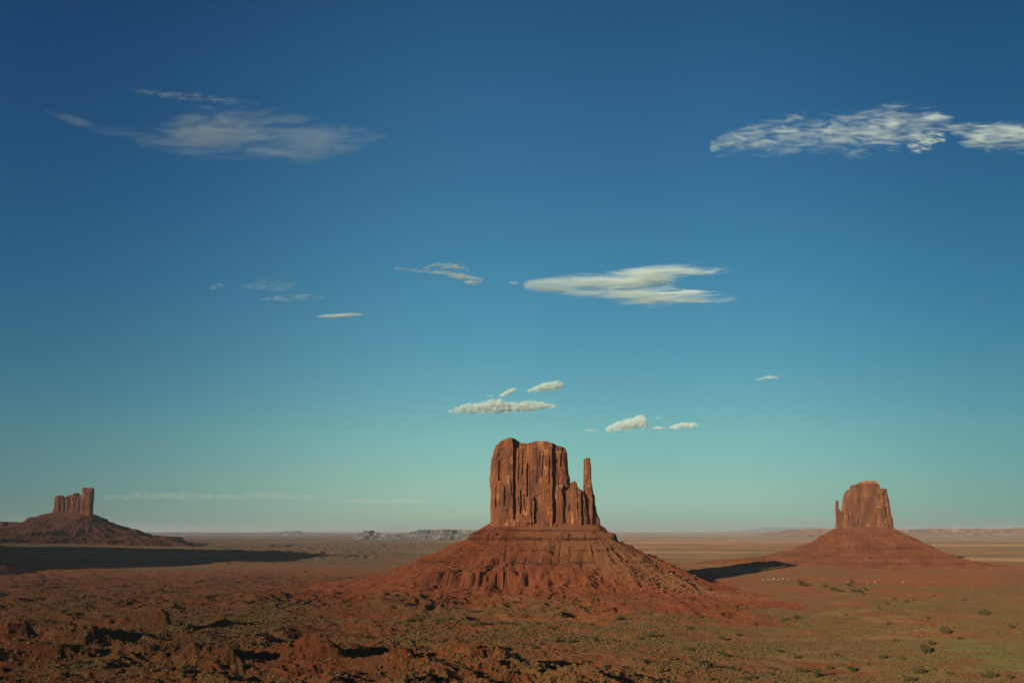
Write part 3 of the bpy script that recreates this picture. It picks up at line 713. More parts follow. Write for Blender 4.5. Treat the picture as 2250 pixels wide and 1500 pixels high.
def cloud(label, Y, lobes, kind, tau, freq, thr, seed, depth=1.6, group=None, slant=0.0, aniso=-0.42, contrast=3.3):
    """a bank of vapour: tubes of elliptic section along traced outlines (px, top py, bottom py), frayed by noise"""
    allp = [to_world(p[0], (p[1] + p[2]) / 2, Y)[0] for L in lobes for p in L]
    x0, x1 = min(allp), max(allp); Ln = x1 - x0
    zc0 = np.mean([to_world(p[0], (p[1] + p[2]) / 2, Y)[1] for L in lobes for p in L])
    el = math.atan2(zc0 - CAM_H, Y)
    sq = 1 / math.sqrt(1 + (depth * math.tan(el)) ** 2)
    m, N = material("cloud_vapour")
    tcn = N.new('ShaderNodeTexCoord').outputs['Object']
    X, Yo, Zo = N.sep(tcn)
    q = None; tubes = []; sig_h = 0
    for L in lobes:
        st = []
        for (px, a, b) in L:
            xa, za = to_world(px, a, Y); xb, zb = to_world(px, b, Y)
            st.append(((((xa + xb) / 2) - x0) / Ln, ((za + zb) / 2 - zc0) / Ln, max((za - zb) / 2 / Ln * sq, 1e-4)))
        st = np.array(st)
        zr = max(np.abs(st[:, 1]).max(), 1e-3) * 1.1; hr = st[:, 2].max() * 1.05; sig_h = max(sig_h, st[:, 2].max())
        zc = N.math('MULTIPLY', N.math('SUBTRACT', float_curve(N, X, [(a, (b / zr + 1) / 2) for a, b, c in st]), .5), 2 * zr)
        hh = N.math('MAXIMUM', N.math('MULTIPLY', float_curve(N, X, [(a, c / hr) for a, b, c in st]), hr), 1e-5)
        dz = N.math('DIVIDE', N.math('SUBTRACT', Zo, zc), hh)
        dy = N.math('DIVIDE', Yo, N.math('MULTIPLY', hh, depth))
        qq = N.math('SUBTRACT', N.math('SUBTRACT', 1.0, N.math('MULTIPLY', dz, dz)), N.math('MULTIPLY', dy, dy))
        inx = N.math('MULTIPLY', N.math('GREATER_THAN', X, st[0, 0]), N.math('LESS_THAN', X, st[-1, 0]))
        qq = N.math('SUBTRACT', N.math('MULTIPLY', N.math('ADD', qq, 5.0), inx), 5.0)
        q = qq if q is None else N.math('MAXIMUM', q, qq)
        tubes.append(st)
    sh = N.new('ShaderNodeCombineXYZ')
    N.link(N.math('ADD', X, N.math('MULTIPLY', Zo, slant)), sh.inputs[0]); N.link(Yo, sh.inputs[1]); N.link(N.math('SUBTRACT', Zo, N.math('MULTIPLY', Yo, math.tan(el))), sh.inputs[2])
    v = N.vadd(N.vmul(sh.outputs[0], freq), (seed * 3.1, seed * 1.7, seed * 2.3))
    n = N.noise(v, 1.0, 8, .66, {'cumulus': .3, 'lens': .4, 'wisp': 1.0}[kind])
    t, w, c = thr
    con = N.math('ADD', N.math('MULTIPLY', X, 2.6), 1.5) if kind == 'lens' else {'cumulus': 1.4, 'wisp': contrast}[kind]
    n = N.math('ADD', N.math('MULTIPLY', N.math('SUBTRACT', n, .5), con), .5)
    val = N.math('ADD', n, N.math('MULTIPLY', N.math('MAXIMUM', q, -.6), c))
    d = N.smooth(val, t, t + w)
    d = N.math('MULTIPLY', d, N.smooth(q, 0.0, .25))
    sigma = tau / (2 * sig_h * Ln * depth * .7)
    pv = N.new('ShaderNodeVolumeScatter'); ab = N.new('ShaderNodeVolumeAbsorption'); ad = N.new('ShaderNodeAddShader')
    for q_ in (pv, ab): q_.inputs['Color'].default_value = (.87, .99, .95, 1)
    pv.inputs['Anisotropy'].default_value = aniso
    dn = N.math('MULTIPLY', d, sigma)
    N.link(dn, pv.inputs['Density']); N.link(dn, ab.inputs['Density'])
    m.node_tree.links.new(pv.outputs[0], ad.inputs[0]); m.node_tree.links.new(ab.outputs[0], ad.inputs[1])
    om = N.new('ShaderNodeOutputMaterial'); m.node_tree.links.new(ad.outputs[0], om.inputs['Volume'])
    m.cycles.volume_step_rate = max(.03, min(1.0, sig_h * depth * 1.1))
    # one closed hull round all lobes
    nx, nr = 60, 20
    xs = np.linspace(0, 1, nx)
    top = np.full(nx, -9.0); bot = np.full(nx, 9.0)
    for st in tubes:
        ok = (xs >= st[0, 0] - 1e-6) & (xs <= st[-1, 0] + 1e-6)
        zc_ = np.interp(xs, st[:, 0], st[:, 1]); h_ = np.interp(xs, st[:, 0], st[:, 2]) * 1.06
        top = np.where(ok, np.maximum(top, zc_ + h_), top); bot = np.where(ok, np.minimum(bot, zc_ - h_), bot)
    ok = top > bot
    top = np.interp(xs, xs[ok], top[ok]); bot = np.interp(xs, xs[ok], bot[ok])
    hm = np.maximum((top - bot) / 2, 2e-4); zm = (top + bot) / 2
    hw = np.maximum.reduce([np.interp(xs, st[:, 0], st[:, 2], left=1e-4, right=1e-4) for st in tubes]) * 1.06 * depth
    hw = np.maximum(hw, 2e-4)
    a = np.linspace(0, 2 * np.pi, nr, endpoint=False)
    ex = 1.0 if len(lobes) == 1 else .7
    ca = np.sign(np.cos(a)) * np.abs(np.cos(a)) ** ex; sa_ = np.sign(np.sin(a)) * np.abs(np.sin(a)) ** ex
    V = np.stack([np.repeat(xs, nr), (hw[:, None] * ca).ravel(), (zm[:, None] + hm[:, None] * sa_).ravel()], -1)
    V = np.concatenate([V, [[-.002, 0, zm[0]], [1.002, 0, zm[-1]]]])
    qd = grid_quads(nx, nr, wrap=True)
    i = np.arange(nr); j = (i + 1) % nr; b = (nx - 1) * nr
    tr = np.concatenate([np.stack([j, i, np.full(nr, nx * nr)], 1), np.stack([b + i, b + j, np.full(nr, nx * nr + 1)], 1)])
    me = mesh_data("cloud", V, qd, tr, m)
    o = obj("cloud", me, None, (x0, Y, zc0)); o.scale = (Ln, Ln, Ln)
    return tag(o, label, "cloud", group)

def thin(px, py, w, h, lean=0):
    """a spindle outline"""
    return [(px + w * (f - .5), py + lean * (f - .5) - h / 2 * g, py + lean * (f - .5) + h / 2 * g) for f, g in ((0, .04), (.12, .5), (.32, .95), (.5, 1), (.7, .85), (.88, .45), (1, .04))]

CIRRUS = (6.5, 20, 46)
cloud("broad soft veil of cloud with a long wispy tail high above the castle-shaped butte", 13000,
      [[(300, 282, 330), (350, 268, 338), (400, 250, 352), (440, 226, 362), (500, 222, 362), (580, 228, 368), (660, 240, 370), (740, 256, 362), (800, 274, 335), (850, 290, 306)],
       [(100, 236, 254), (160, 250, 278), (220, 266, 302), (290, 276, 318), (380, 282, 330), (470, 288, 325), (540, 292, 320)]], 'wisp', 1.4, (7, 4, 22), (.58, 1.5, .66), 1, slant=-.25, contrast=2.3)
cloud("thin torn shreds of cloud just above the broad soft veil", 13000, [[(285, 190, 204), (340, 194, 216), (400, 196, 226), (460, 200, 232), (520, 212, 238), (570, 222, 236)]], 'wisp', .8, (9, 4, 30), (.66, 1.1, .46), 2, slant=-.4, contrast=2.4)
cloud("large ragged patch of dappled cloud high above the orange butte", 13500,
      [[(1560, 300, 345), (1600, 276, 354), (1660, 256, 354), (1740, 244, 352), (1820, 238, 352), (1880, 226, 358), (1940, 218, 356), (2000, 222, 345), (2060, 232, 320), (2092, 262, 300)]], 'wisp', 2.8, (12, 5, 34), (.70, 1.1, .52), 3, slant=-.1, contrast=2.5)
cloud("small ragged tuft of cloud beside the large dappled patch", 13500, [thin(2038, 312, 96, 54, -20)], 'wisp', 3.6, (4.5, 3, 11), (.80, .8, .42), 4)
cloud("streaked cloud cut off by the edge of the sky above the orange butte", 13500,
      [[(2080, 270, 282), (2110, 262, 312), (2150, 262, 338), (2200, 260, 345), (2260, 258, 345), (2330, 268, 335), (2400, 290, 312)]], 'wisp', 3.0, (7, 3, 24), (.66, 1.1, .52), 5, contrast=2.4)
cloud("long smooth lens cloud split into two tails like a fish", 17000,
      [[(1148, 622, 630), (1165, 611, 641), (1220, 603, 650), (1300, 596, 656), (1380, 588, 652), (1440, 581, 640), (1500, 578, 624), (1560, 580, 606), (1618, 588, 598)],
       [(1240, 630, 650), (1320, 618, 662), (1380, 615, 676), (1440, 622, 682), (1520, 630, 676), (1580, 638, 668), (1622, 648, 660)]], 'lens', 3.4, (4, 3, 30), (.56, 1.0, .68), 6, slant=-1.2)
cloud("tiny puff at the nose of the split lens cloud", 17000, [thin(1130, 621, 22, 10)], 'wisp', 1.5, (2.5, 4, 3), (.72,.45,.5), 7)
cloud("thin kinked streak of cloud left of the split lens cloud", 17000,
      [[(868, 586, 594), (900, 588, 598), (940, 590, 602), (980, 593, 610), (1020, 598, 622), (1045, 604, 630), (1064, 608, 620)], [(930, 586, 594), (960, 576, 592), (1000, 578, 596), (1030, 584, 600)]], 'wisp', 2.8, (6, 4, 44), (.56, .9, .46), 8, slant=-1.0)
cloud("faint stretched wisp, lower of two pale smudges above the plain", 16000, [thin(640, 655, 165, 24, -4)], 'wisp', .8, (5, 4, 26), (.70, .7, .42), 9)
cloud("faint curled wisp, upper of two pale smudges above the plain", 16000, [thin(590, 627, 135, 34, -6)], 'wisp', .8, (5, 4, 20), (.72, .7, .42), 10, slant=-.8)
cloud("very small faint slanting wisp left of the pale smudges", 16000, [thin(475, 630, 44, 14, -9)], 'wisp', .8, (3, 3, 9), (.68, .7, .42), 11)
cloud("small smooth spindle-shaped cloud below the pale smudges", 16500, [thin(752, 693, 122, 11, -5)], 'lens', 2.4, (3, 3, 30), (.45, .7, .6), 12)
CU = (.60, .6, .5)
cloud("long flat-bottomed white puffy cloud right above the central butte", 27000,
      [[(986, 900, 909), (1000, 892, 910), (1025, 884, 910), (1050, 880, 911), (1080, 874, 911), (1095, 873, 911), (1120, 880, 910), (1150, 878, 908), (1172, 877, 905), (1195, 881, 902), (1222, 888, 897)]], 'cumulus', 9, (24, 9, 34), CU, 13, depth=1.4)
cloud("slanting white puff, largest of the pair above the long flat-bottomed cloud", 27000,
      [[(1157, 857, 863), (1175, 847, 863), (1195, 839, 862), (1215, 835, 860), (1230, 834, 856), (1239, 842, 852)]], 'cumulus', 8, (10, 6, 11), CU, 14, depth=1.4)
cloud("little slanting white puff between the two bigger ones above the central butte", 27000, [[(1098, 866, 873), (1108, 858, 873), (1122, 851, 868), (1134, 851, 860)]], 'cumulus', 5, (6, 4, 7), CU, 15, depth=1.4)
cloud("tiny faint puff left of the little slanting puff", 27000, [thin(1077, 870, 18, 8)], 'cumulus', 1.2, (2, 3, 2), (.72,.45,.5), 16)
cloud("heaped white cloud with grey base, biggest right of the central butte", 27500,
      [[(1331, 938, 950), (1345, 928, 951), (1365, 920, 949), (1390, 912, 947), (1408, 908, 946), (1419, 914, 942), (1424, 930, 940)]], 'cumulus', 7, (10, 7, 13), CU, 17, depth=1.4)
cloud("ragged small cloud, outermost of the row right of the central butte", 27500, [[(1470, 936, 942), (1484, 930, 945), (1500, 926, 944), (1520, 926, 942), (1534, 930, 938)]], 'cumulus', 4, (6, 5, 8), (.74,.3,.55), 18, depth=1.4)
cloud("flat little cloud between the heaped cloud and the ragged small one", 27500, [thin(1449, 940, 36, 9)], 'cumulus', 3, (2.5, 3, 3), (.74,.3,.55), 19)
cloud("tiny faint tuft above the flat little cloud", 27500, [thin(1445, 917, 18, 8)], 'cumulus', 1.0, (2, 3, 2), (.72,.45,.5), 20)
cloud("torn faint puff just right of the top of the central butte", 27500, [thin(1297, 945, 30, 13, 3)], 'cumulus', 1.3, (3, 3, 3), (.78,.4,.5), 21)
cloud("lone thin grey cloud low in the sky left above the orange butte", 28000, [[(1656, 832, 836), (1672, 827, 836), (1690, 822, 835), (1706, 825, 833), (1716, 829, 832)]], 'cumulus', 1.6, (3, 4, 4), (.7,.45,.5), 22)
cloud("long low band of hazy puffs near the horizon, left of the central butte", 52000,
      [[(225, 1086, 1098), (270, 1080, 1102), (320, 1074, 1103), (400, 1076, 1102), (470, 1080, 1101), (550, 1076, 1102), (620, 1078, 1101), (690, 1082, 1100), (730, 1088, 1098)]], 'cumulus', 1.3, (26, 24, 30), (.74, .6, .5), 23, depth=1.5)
cloud("short low band of hazy puffs near the horizon, next to the central butte", 52000,
      [[(750, 1096, 1104), (790, 1092, 1108), (850, 1094, 1108), (900, 1094, 1107), (950, 1099, 1105)]], 'cumulus', 1.3, (17, 12, 16), (.70, .6, .5), 24, depth=1.5)

# ------------------------------------------------------------------ things standing on the ground
R = np.random.RandomState(11)
def surface_z(x, y):
    z = ground_z(x, y)
    z = np.maximum(z, np.where((np.abs(np.asarray(x) - bx) < 720) & (np.asarray(y) > YC - 670) & (np.asarray(y) < YC + 400), west_talus.z(np.asarray(x, float), np.asarray(y, float)), -1e3))
    return z

def on_ground(px, py):
    """where the view line through a point of the photograph meets the land"""
    ys = np.concatenate([np.arange(420, 2600, 3.0), np.arange(2600, 9000, 20.0)])
    t = tanray(py); zr = ys * t + CAM_H
    zc = ys * math.cos(PITCH) + ys * t * math.sin(PITCH)
    xs = (px - 1125.0) / F * zc
    hit = np.nonzero(surface_z(xs, ys) >= zr)[0]
    i = hit[0] if len(hit) else len(ys) - 1
    return float(xs[i]), float(ys[i]), float(surface_z(xs[i:i + 1], ys[i:i + 1])[0])

# --- leaves
def leaf_material(name, a, b):
    m, N = material(name)
    P = N.pos()
    N.surface(N.mix(N.smooth(N.noise(P, .9, 3, .6), .38, .62), a, b))
    return m
M_LEAF = leaf_material("juniper_green", (.055, .048, .014), (.125, .095, .030))
M_SCRUB = leaf_material("sagebrush", (.055, .038, .014), (.20, .130, .048))
M_BARK = leaf_material("bark", (.13, .085, .055), (.2, .13, .08))
M_GRASS = leaf_material("grass", (.075, .09, .024), (.13, .125, .04))

def ico(sub=1):
    import bmesh
    bm = bmesh.new(); bmesh.ops.create_icosphere(bm, subdivisions=sub, radius=1.0)
    v = np.array([p.co[:] for p in bm.verts]); f = np.array([[p.index for p in q.verts] for q in bm.faces])
    bm.free(); return v, f
ICO1 = ico(1); ICO2 = ico(2)

def crown_mesh(seed, n, spread):
    """leaf sprays thrown through a lumpy volume"""
    r = np.random.RandomState(seed)
    k = 6
    cc = r.randn(k, 3) * [.32 * spread, .32 * spread, .16] + [0, 0, .46]
    cr = r.uniform(.26, .46, k)
    w = r.randint(0, k, n)
    d = r.randn(n, 3); d /= np.linalg.norm(d, axis=1)[:, None]
    p = cc[w] + d * (cr[w] * r.uniform(.45, 1.05, n) ** .6)[:, None]
    p[:, 2] = np.maximum(p[:, 2], .06)
    a = r.randn(n, 3); b = r.randn(n, 3)
    a /= np.linalg.norm(a, axis=1)[:, None]; b /= np.linalg.norm(b, axis=1)[:, None]
    s = r.uniform(.07, .15, n)[:, None]
    V = np.stack([p + a * s, p + b * s * .7, p - a * s, p - b * s * .7], 1).reshape(-1, 3)
    return V, np.arange(4 * n).reshape(-1, 4)

def trunk_mesh(seed):
    r = np.random.RandomState(seed)
    V = []; Q = []
    for k in range(3):
        a = r.uniform(0, 6.3); tip = np.array([math.cos(a) * .28, math.sin(a) * .28, .62])
        base = np.array([0, 0, -.12])
        for i in range(5):
            t = i / 4; c = base + (tip - base) * np.array([t ** 1.6, t ** 1.6, t]); rad = .075 * (1 - .7 * t)
            for j in range(6):
                b = j / 6 * 2 * math.pi
                V.append(c + [rad * math.cos(b), rad * math.sin(b), 0])
        o = k * 30
        for i in range(4):
            for j in range(6):
                Q.append((o + i * 6 + j, o + i * 6 + (j + 1) % 6, o + (i + 1) * 6 + (j + 1) % 6, o + (i + 1) * 6 + j))
    return np.array(V), np.array(Q)

CROWNS = [mesh_data("crown", *crown_mesh(30 + i, 760, (1.0, 1.3, .8, 1.15)[i]), None, M_LEAF) for i in range(4)]
TRUNKS = [mesh_data("trunk", *trunk_mesh(60 + i), None, M_BARK) for i in range(4)]
SHRUBS = [mesh_data("shrub", *crown_mesh(80 + i, 240, 1.4), None, (M_LEAF, M_SCRUB, M_SCRUB)[i]) for i in range(3)]

def juniper(px, py, wpx, label, group=None):
    x, y, z = on_ground(px, py)
    s = wpx / F * y * .66
    k = R.randint(4)
    t = thing("juniper_tree", label, "tree", (x, y, z), group)
    t.scale = (s, s, s * R.uniform(.8, 1.15)); t.rotation_euler = (0, 0, R.uniform(0, 6.28))
    obj("crown", CROWNS[k], t); obj("trunk", TRUNKS[k], t)

NAMED = [
    (1510, 1430, 17, "tall dark green juniper, two-lobed, standing where the grassy rise begins"),
    (1557, 1466, 21, "large spreading juniper with bare twigs beside it on orange sand"),
    (1592, 1444, 17, "grey green bushy juniper on the sand right of the two-lobed tall one"),
    (2040, 1436, 25, "widest olive green juniper clump at the edge of the green meadow"),
    (2074, 1391, 19, "round dark juniper just above the corner of the green meadow"),
    (2172, 1488, 21, "pale olive round bush below the green meadow"),
    (1875, 1476, 19, "dome-shaped olive juniper with hard black shadow near the middle of the scrub flat"),
    (1941, 1449, 16, "rounded olive juniper halfway between the scrub flat and the meadow"),
    (1791, 1486, 22, "broad low thicket-like juniper casting a long shadow at the lower edge"),
    (1695, 1484, 12, "small bright green ball-shaped juniper on bare sand"),
    (1053, 1374, 19, "dark broad juniper on the flat in front of the red mounds"),
    (1358, 1362, 13, "dark juniper alone at the foot of the butte's stony apron"),
    (1417, 1455, 14, "olive juniper on its own beside the bank of orange sand"),
    (2161, 1350, 20, "row-like dark juniper clump behind the green meadow"),
    (1749, 1361, 16, "flat-topped pale juniper on the crest of the grassy rise"),
]
for a in NAMED: juniper(*a)
GROUPS = [
    ("dark junipers in the hollow below the dark butte shadow", "dark green juniper in the shallow hollow below the thumb-shaped shadow", "juniper",
     [(1866, 1288, 13), (1882, 1301, 17), (1834, 1297, 15), (1759, 1286, 16), (1812, 1290, 10), (1850, 1300, 10), (1900, 1296, 10), (1872, 1280, 8), (1895, 1306, 9)]),
    ("small junipers strung along the far wash", "small dark juniper in the string along the far wash", "juniper",
     [(1990, 1322, 10), (1965, 1318, 9), (1948, 1326, 7), (1933, 1338, 9), (2006, 1318, 7), (2120, 1320, 8), (2052, 1310, 6), (1859, 1352, 8)]),
    ("junipers in a line on the flat before the central butte", "small olive juniper in the line of bushes across the flat before the butte", "juniper",
     [(1222, 1410, 11), (1253, 1412, 11), (1307, 1410, 13), (1350, 1410, 11), (1403, 1405, 11), (1430, 1399, 13), (1438, 1390, 8), (1187, 1417, 9), (1173, 1424, 13), (1273, 1408, 8)]),
    ("junipers at the edge of the red mounds", "small dark juniper at the edge of the red mounds below the butte", "juniper",
     [(900, 1367, 14), (1090, 1387, 11), (1098, 1370, 11), (1150, 1384, 11), (1037, 1345, 10), (925, 1362, 9), (1125, 1372, 8)]),
    ("scattered junipers on the sandy scrub slope", "small dark juniper with a short shadow on the sandy scrub slope", "juniper",
     [(1475, 1450, 11), (1523, 1453, 13), (1457, 1478, 12), (1517, 1382, 12), (1585, 1405, 13), (1620, 1397, 11), (1715, 1433, 12), (1750, 1447, 11), (1760, 1478, 18), (1600, 1470, 15),
      (1655, 1493, 13), (1560, 1494, 12), (1635, 1496, 16), (1660, 1373, 7), (1724, 1363, 11), (1470, 1412, 9), (1700, 1470, 10), (1820, 1470, 12), (1836, 1440, 9)]),
    ("scattered junipers on the open ground below the meadow", "olive juniper bush on the open ground before the green meadow", "juniper",
     [(2022, 1480, 20), (2086, 1481, 12), (1955, 1372, 10), (2042, 1359, 10), (2220, 1380, 12), (2050, 1417, 14), (1983, 1449, 9), (2000, 1496, 20), (2110, 1404, 9), (1970, 1410, 10), (1905, 1460, 9), (2215, 1490, 16)]),
]
for grp, label, cat, pts in GROUPS:
    for p in pts: juniper(*p, label, grp)

# --- more desert shrubs one can still count, by chance on the scrub ground
def shrubs():
    got = 0
    while got < 190:
        py = 1300 + 195 * R.rand() ** .8; px = R.uniform(20, 2235)
        x, y, z = on_ground(px, py)
        if y > 2300 or fbm2(x / 140, y / 110, 3) + .3 * R.rand() < (.05 if px > 1000 else .0): continue
        left = px < 950
        o = obj("desert_shrub", SHRUBS[R.randint(3)], None, (x, y, z - .1))
        s = R.uniform(1.1, 2.4)
        o.scale = (s * 1.2, s * 1.2, s * R.uniform(.6, .95)); o.rotation_euler = (0, 0, R.uniform(0, 6.28))
        tag(o, "low grey green shrub on the broken badland ground" if left else "low grey green shrub on the open sandy ground", "shrub", "shrubs on the badlands" if left else "shrubs on the open sand")
        got += 1
shrubs()

def tufts(name, n, accept, size, mat, label, cat, height=(.45, .9)):
    """ground cover: very many irregular little domes of twigs in one mesh"""
    xs, ys = [], []
    while sum(map(len, xs)) < n:
        m = n * 2
        y = np.sqrt(R.uniform(480 ** 2, 2000 ** 2, m)); x = R.uniform(-.64, .64, m) * y
        k = accept(x, y); xs.append(x[k]); ys.append(y[k])
    x = np.concatenate(xs)[:n]; y = np.concatenate(ys)[:n]; z = surface_z(x, y)
    a = np.arange(5) / 5 * 2 * np.pi
    s = R.uniform(size[0], size[1], n) * (.6 + R.rand(n) ** 3)
    hgt = s * R.uniform(height[0], height[1], n)
    ph = R.uniform(0, 6.28, n)
    V = np.zeros((n, 11, 3))
    for lvl, (rad, zz) in enumerate(((1.0, -.15), (.8, .62))):
        ra = rad * (.7 + .6 * R.rand(n, 5)); an = a[None] + ph[:, None] + lvl * .6
        V[:, lvl * 5:lvl * 5 + 5, 0] = x[:, None] + s[:, None] * ra * np.cos(an)
        V[:, lvl * 5:lvl * 5 + 5, 1] = y[:, None] + s[:, None] * ra * np.sin(an)
        V[:, lvl * 5:lvl * 5 + 5, 2] = z[:, None] + hgt[:, None] * zz * (.75 + .5 * R.rand(n, 5))
    V[:, 10] = np.stack([x + s * R.uniform(-.3, .3, n), y + s * R.uniform(-.3, .3, n), z + hgt], 1)
    i = np.arange(5); j = (i + 1) % 5
    T = np.concatenate([np.stack([i, j, 5 + j], 1), np.stack([i, 5 + j, 5 + i], 1), np.stack([5 + i, 5 + j, np.full(5, 10)], 1)])
    T = (T[None] + (np.arange(n) * 11)[:, None, None]).reshape(-1, 3)
    tag(obj(name, mesh_data(name, V.reshape(-1, 3), None, T, mat)), label, cat, kind='stuff')

def scrub_ok(x, y):
    v = fbm2(x / 120, y / 95, 4) + .35 * n2(x / 21, y / 21)
    keep = v + .5 * R.rand(len(x)) > .18
    md = np.exp(-((x + 170) / 400) ** 2 - ((y - 1400) / 150) ** 2)
    inside = (np.abs(x - bx) < 560) & (y > YC - 420)
    keep &= R.rand(len(x)) < 1 - .55 * S(.05, -.2, x / y)
    return keep & (R.rand(len(x)) > 1.3 * md) & ~inside & (R.rand(len(x)) < np.clip(1900.0 / y - .6, .1, 1))
tufts("sagebrush_scrub", 105000, scrub_ok, (.6, 1.5), M_SCRUB, "grey green sagebrush tufts speckling the red desert floor", "scrub")
def meadow_ok(x, y):
    d = ((x - 560) / 130) ** 2 + ((y - 985) / 130) ** 2
    return (d < 1.2) & (n2(x / 60, y / 14) + .4 * R.rand(len(x)) > .12)
tufts("meadow_grass", 6000, meadow_ok, (.5, 1.0), M_GRASS, "strips of fresh green grass on the flat", "grass", (.2, .4))

# --- boulders on the talus
M_STONE = rock_material("pale_boulder", (1.0, 1.08, 1.05), .5, .2)
M_REDSTONE = rock_material("red_boulder", (.72, .56, .45), .5, .3)
def stone(seed, base, amp=.22):
    r = np.random.RandomState(seed); v, f = base
    v = v * (1 + amp * n3(v[:, 0] * 1.1 + seed * 3.3, v[:, 1] * 1.1, v[:, 2] * 1.1)[:, None] * 1.4)
    for _ in range(5):                                   # split faces
        d = r.randn(3); d /= np.linalg.norm(d); k = r.uniform(.55, .8)
        over = np.clip(v @ d - k, 0, None); v = v - over[:, None] * d * .9
    return v * [1, .85, .75], f
STONES = [mesh_data("boulder", stone(100 + i, ICO2)[0], None, ICO2[1], (M_STONE, M_REDSTONE)[i % 2]) for i in range(6)]

def talus_points(n, f):
    out = []
    while len(out) < n:
        m = 4000
        x = R.uniform(xL - 330, xR + 420, m); y = R.uniform(YC - 460, YC + 40, m)
        z = west_talus.z(x, y)
        px, py = to_pixel(x, y, z)
        k = (R.rand(m) < f(px, py)) & (z > 5) & (z < 120) & (z > ground_z(x, y) + .5)
        out += list(zip(x[k], y[k], z[k], px[k], py[k]))
    return out[:n]
def blob(px, py, cx, cy, rx, ry): return np.exp(-((px - cx) / rx) ** 2 - ((py - cy) / ry) ** 2)
def big_where(px, py):
    return .9 * blob(px, py, 1430, 1262, 75, 34) + .5 * blob(px, py, 1480, 1278, 90, 22) + .35 * blob(px, py, 1250, 1250, 120, 26) + .3 * blob(px, py, 1130, 1215, 90, 28) + .35 * blob(px, py, 1370, 1215, 50, 26)
def small_where(px, py):
    return .9 * blob(px, py, 985, 1256, 75, 12) + .5 * blob(px, py, 1100, 1240, 160, 22) + .25 * blob(px, py, 1180, 1210, 150, 34) + .7 * big_where(px, py) + .03
for i, (x, y, z, px, py) in enumerate(talus_points(300, lambda a, b: big_where(a, b))):
    o = obj("boulder", STONES[R.randint(6)], None, (x, y, z + .3))
    s = 1.5 + 2.6 * R.rand() ** 2.2 + (1.2 if px > 1300 and R.rand() < .3 else 0)
    o.scale = (s * R.uniform(.8, 1.4), s, s * R.uniform(.7, 1.2)); o.rotation_euler = tuple(R.uniform(0, 6.28, 3))
    side = px > 1330
    tag(o, "fallen boulder in the stony debris fan below the thumb spire" if side else "fallen boulder on the red talus below the broad cliff block", "boulder",
        "boulders of the debris fan" if side else "boulders on the talus")
def rubble():
    pts = np.array(talus_points(2200, small_where)); n = len(pts)
    v, f = ICO1
    s = R.uniform(.45, 1.2, n) * (1 + .9 * R.rand(n) ** 4)
    V = v[None] * s[:, None, None] * R.uniform(.55, 1.3, (n, 1, 3)) * R.uniform(.75, 1.2, (n, len(v), 1)) + pts[:, None, :3]
    T = (f[None] + (np.arange(n) * len(v))[:, None, None]).reshape(-1, 3)
    tag(obj("rubble", mesh_data("rubble", V.reshape(-1, 3), None, T, M_STONE)), "pale stones strewn over the talus of the central butte", "rubble", kind='stuff')
rubble()

# --- the little white buildings at the far edge of the flat, and the tracks
M_WHITE = leaf_material("white_paint", (.42, .40, .36), (.52, .50, .45))
M_ROOF = leaf_material("pale_roof", (.55, .52, .48), (.66, .63, .58))
def house_meshes():
    w = np.array([(x, y, z) for z in (-.5, 3) for x, y in ((-5, -3), (5, -3), (5, 3), (-5, 3))] + [(-5, 0, 4.6), (5, 0, 4.6)], float)
    wq = [(0, 1, 5, 4), (1, 2, 6, 5), (2, 3, 7, 6), (3, 0, 4, 7)]; wt = [(5, 6, 9), (7, 4, 8)]
    r = np.array([(x, y, z + d) for d in (.02, .25) for x in (-5.5, 5.5) for y, z in ((-3.4, 2.8), (0, 4.6), (3.4, 2.8))], float)
    rq = [(0, 1, 4, 3), (1, 2, 5, 4), (6, 9, 10, 7), (7, 10, 11, 8), (0, 3, 9, 6), (2, 8, 11, 5), (0, 6, 7, 1), (1, 7, 8, 2), (3, 4, 10, 9), (4, 5, 11, 10)]
    return mesh_data("walls", w, wq, wt, M_WHITE), mesh_data("roof", r, rq, None, M_ROOF)
HW, HR = house_meshes()
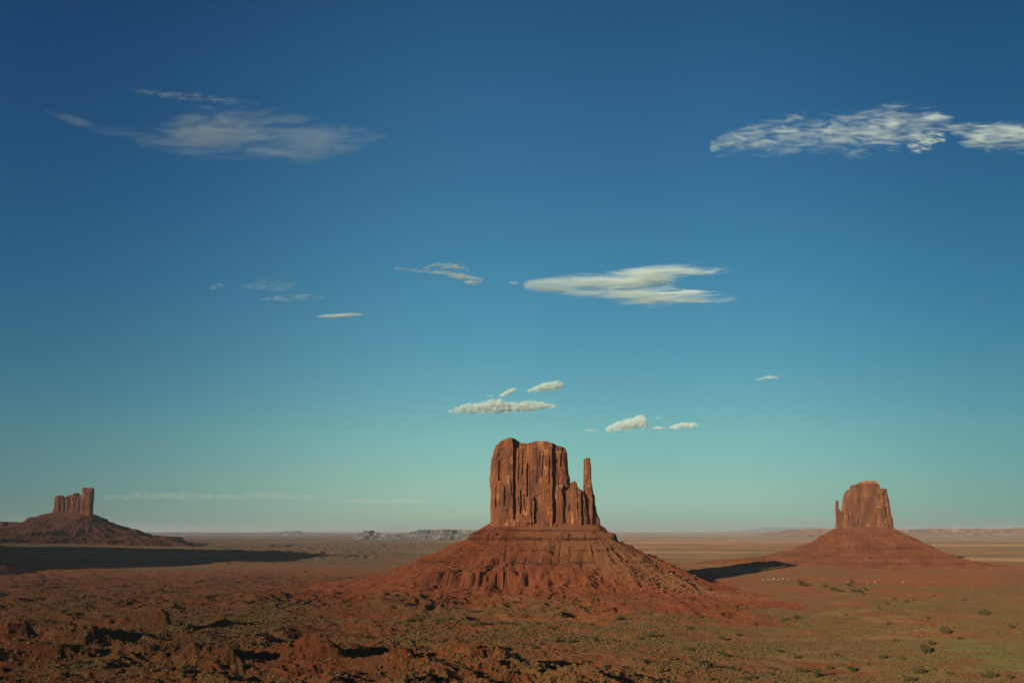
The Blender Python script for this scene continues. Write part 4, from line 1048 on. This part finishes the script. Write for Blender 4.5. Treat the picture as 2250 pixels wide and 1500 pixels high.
for px, py in ((1676, 1274), (1686, 1272), (1691, 1273), (1700, 1272), (1711, 1273), (1720, 1271), (1732, 1273), (1863, 1278), (1984, 1278), (1905, 1279), (1922, 1279)):
    x, y, z = on_ground(px, py)
    near = px < 1800
    t = thing("house", "tiny white house in the row beside the tip of the butte shadow" if near else "tiny lone white house on the flat below the orange butte", "house", (x, y, z), "white houses by the shadow" if near else "lone white houses")
    t.rotation_euler = (0, 0, R.uniform(-.6, .6)); s = R.uniform(.22, .4); t.scale = (s, s, s)
    obj("walls", HW, t); obj("roof", HR, t)

M_TRACK = leaf_material("dusty_track", (.12, .07, .038), (.15, .085, .046))
def track(pts, width, label):
    W3 = np.array([on_ground(a, b)[:2] for a, b in pts])
    t = np.linspace(0, len(pts) - 1, 160); i = np.arange(len(pts))
    x = np.interp(t, i, W3[:, 0]); y = np.interp(t, i, W3[:, 1])
    dx, dy = np.gradient(x), np.gradient(y); l = np.hypot(dx, dy) + 1e-6
    rows = []
    for k in (-1, -.5, 0, .5, 1):
        xx = x - dy / l * width * k / 2; yy = y + dx / l * width * k / 2
        rows.append(np.stack([xx, yy, ground_z(xx, yy) + .22], -1))
    V = np.stack(rows, 1).reshape(-1, 3)
    tag(obj("dirt_track", mesh_data("dirt_track", V, grid_quads(160, 5), None, M_TRACK)), label, "track", kind='structure')
track([(766, 1249), (774, 1243), (783, 1238)], 6, "short faint dirt track on the open plain left of the central butte")
track([(838, 1233), (850, 1226), (864, 1219)], 6, "faint dirt track close beside the central butte on the open plain")
# ------------------------------------------------------------------ haze
mh, N = material("haze")
pv = N.new('ShaderNodeVolumePrincipled'); om = N.new('ShaderNodeOutputMaterial')
pv.inputs['Color'].default_value = (0.86, 0.90, 0.95, 1); pv.inputs['Density'].default_value = 1.7e-5
pv.inputs['Anisotropy'].default_value = 0.0
mh.node_tree.links.new(pv.outputs[0], om.inputs['Volume'])
hb = np.array([[x, y, z] for z in (-160, 520) for x, y in ((-156000, -156000), (156000, -156000), (156000, 156000), (-156000, 156000))], float)
hq = [(3, 2, 1, 0), (4, 5, 6, 7), (0, 1, 5, 4), (1, 2, 6, 5), (2, 3, 7, 6), (3, 0, 4, 7)]
tag(obj("haze", mesh_data("haze", hb, hq, None, mh)), "thin dry evening haze over the whole valley", "haze", kind='stuff')
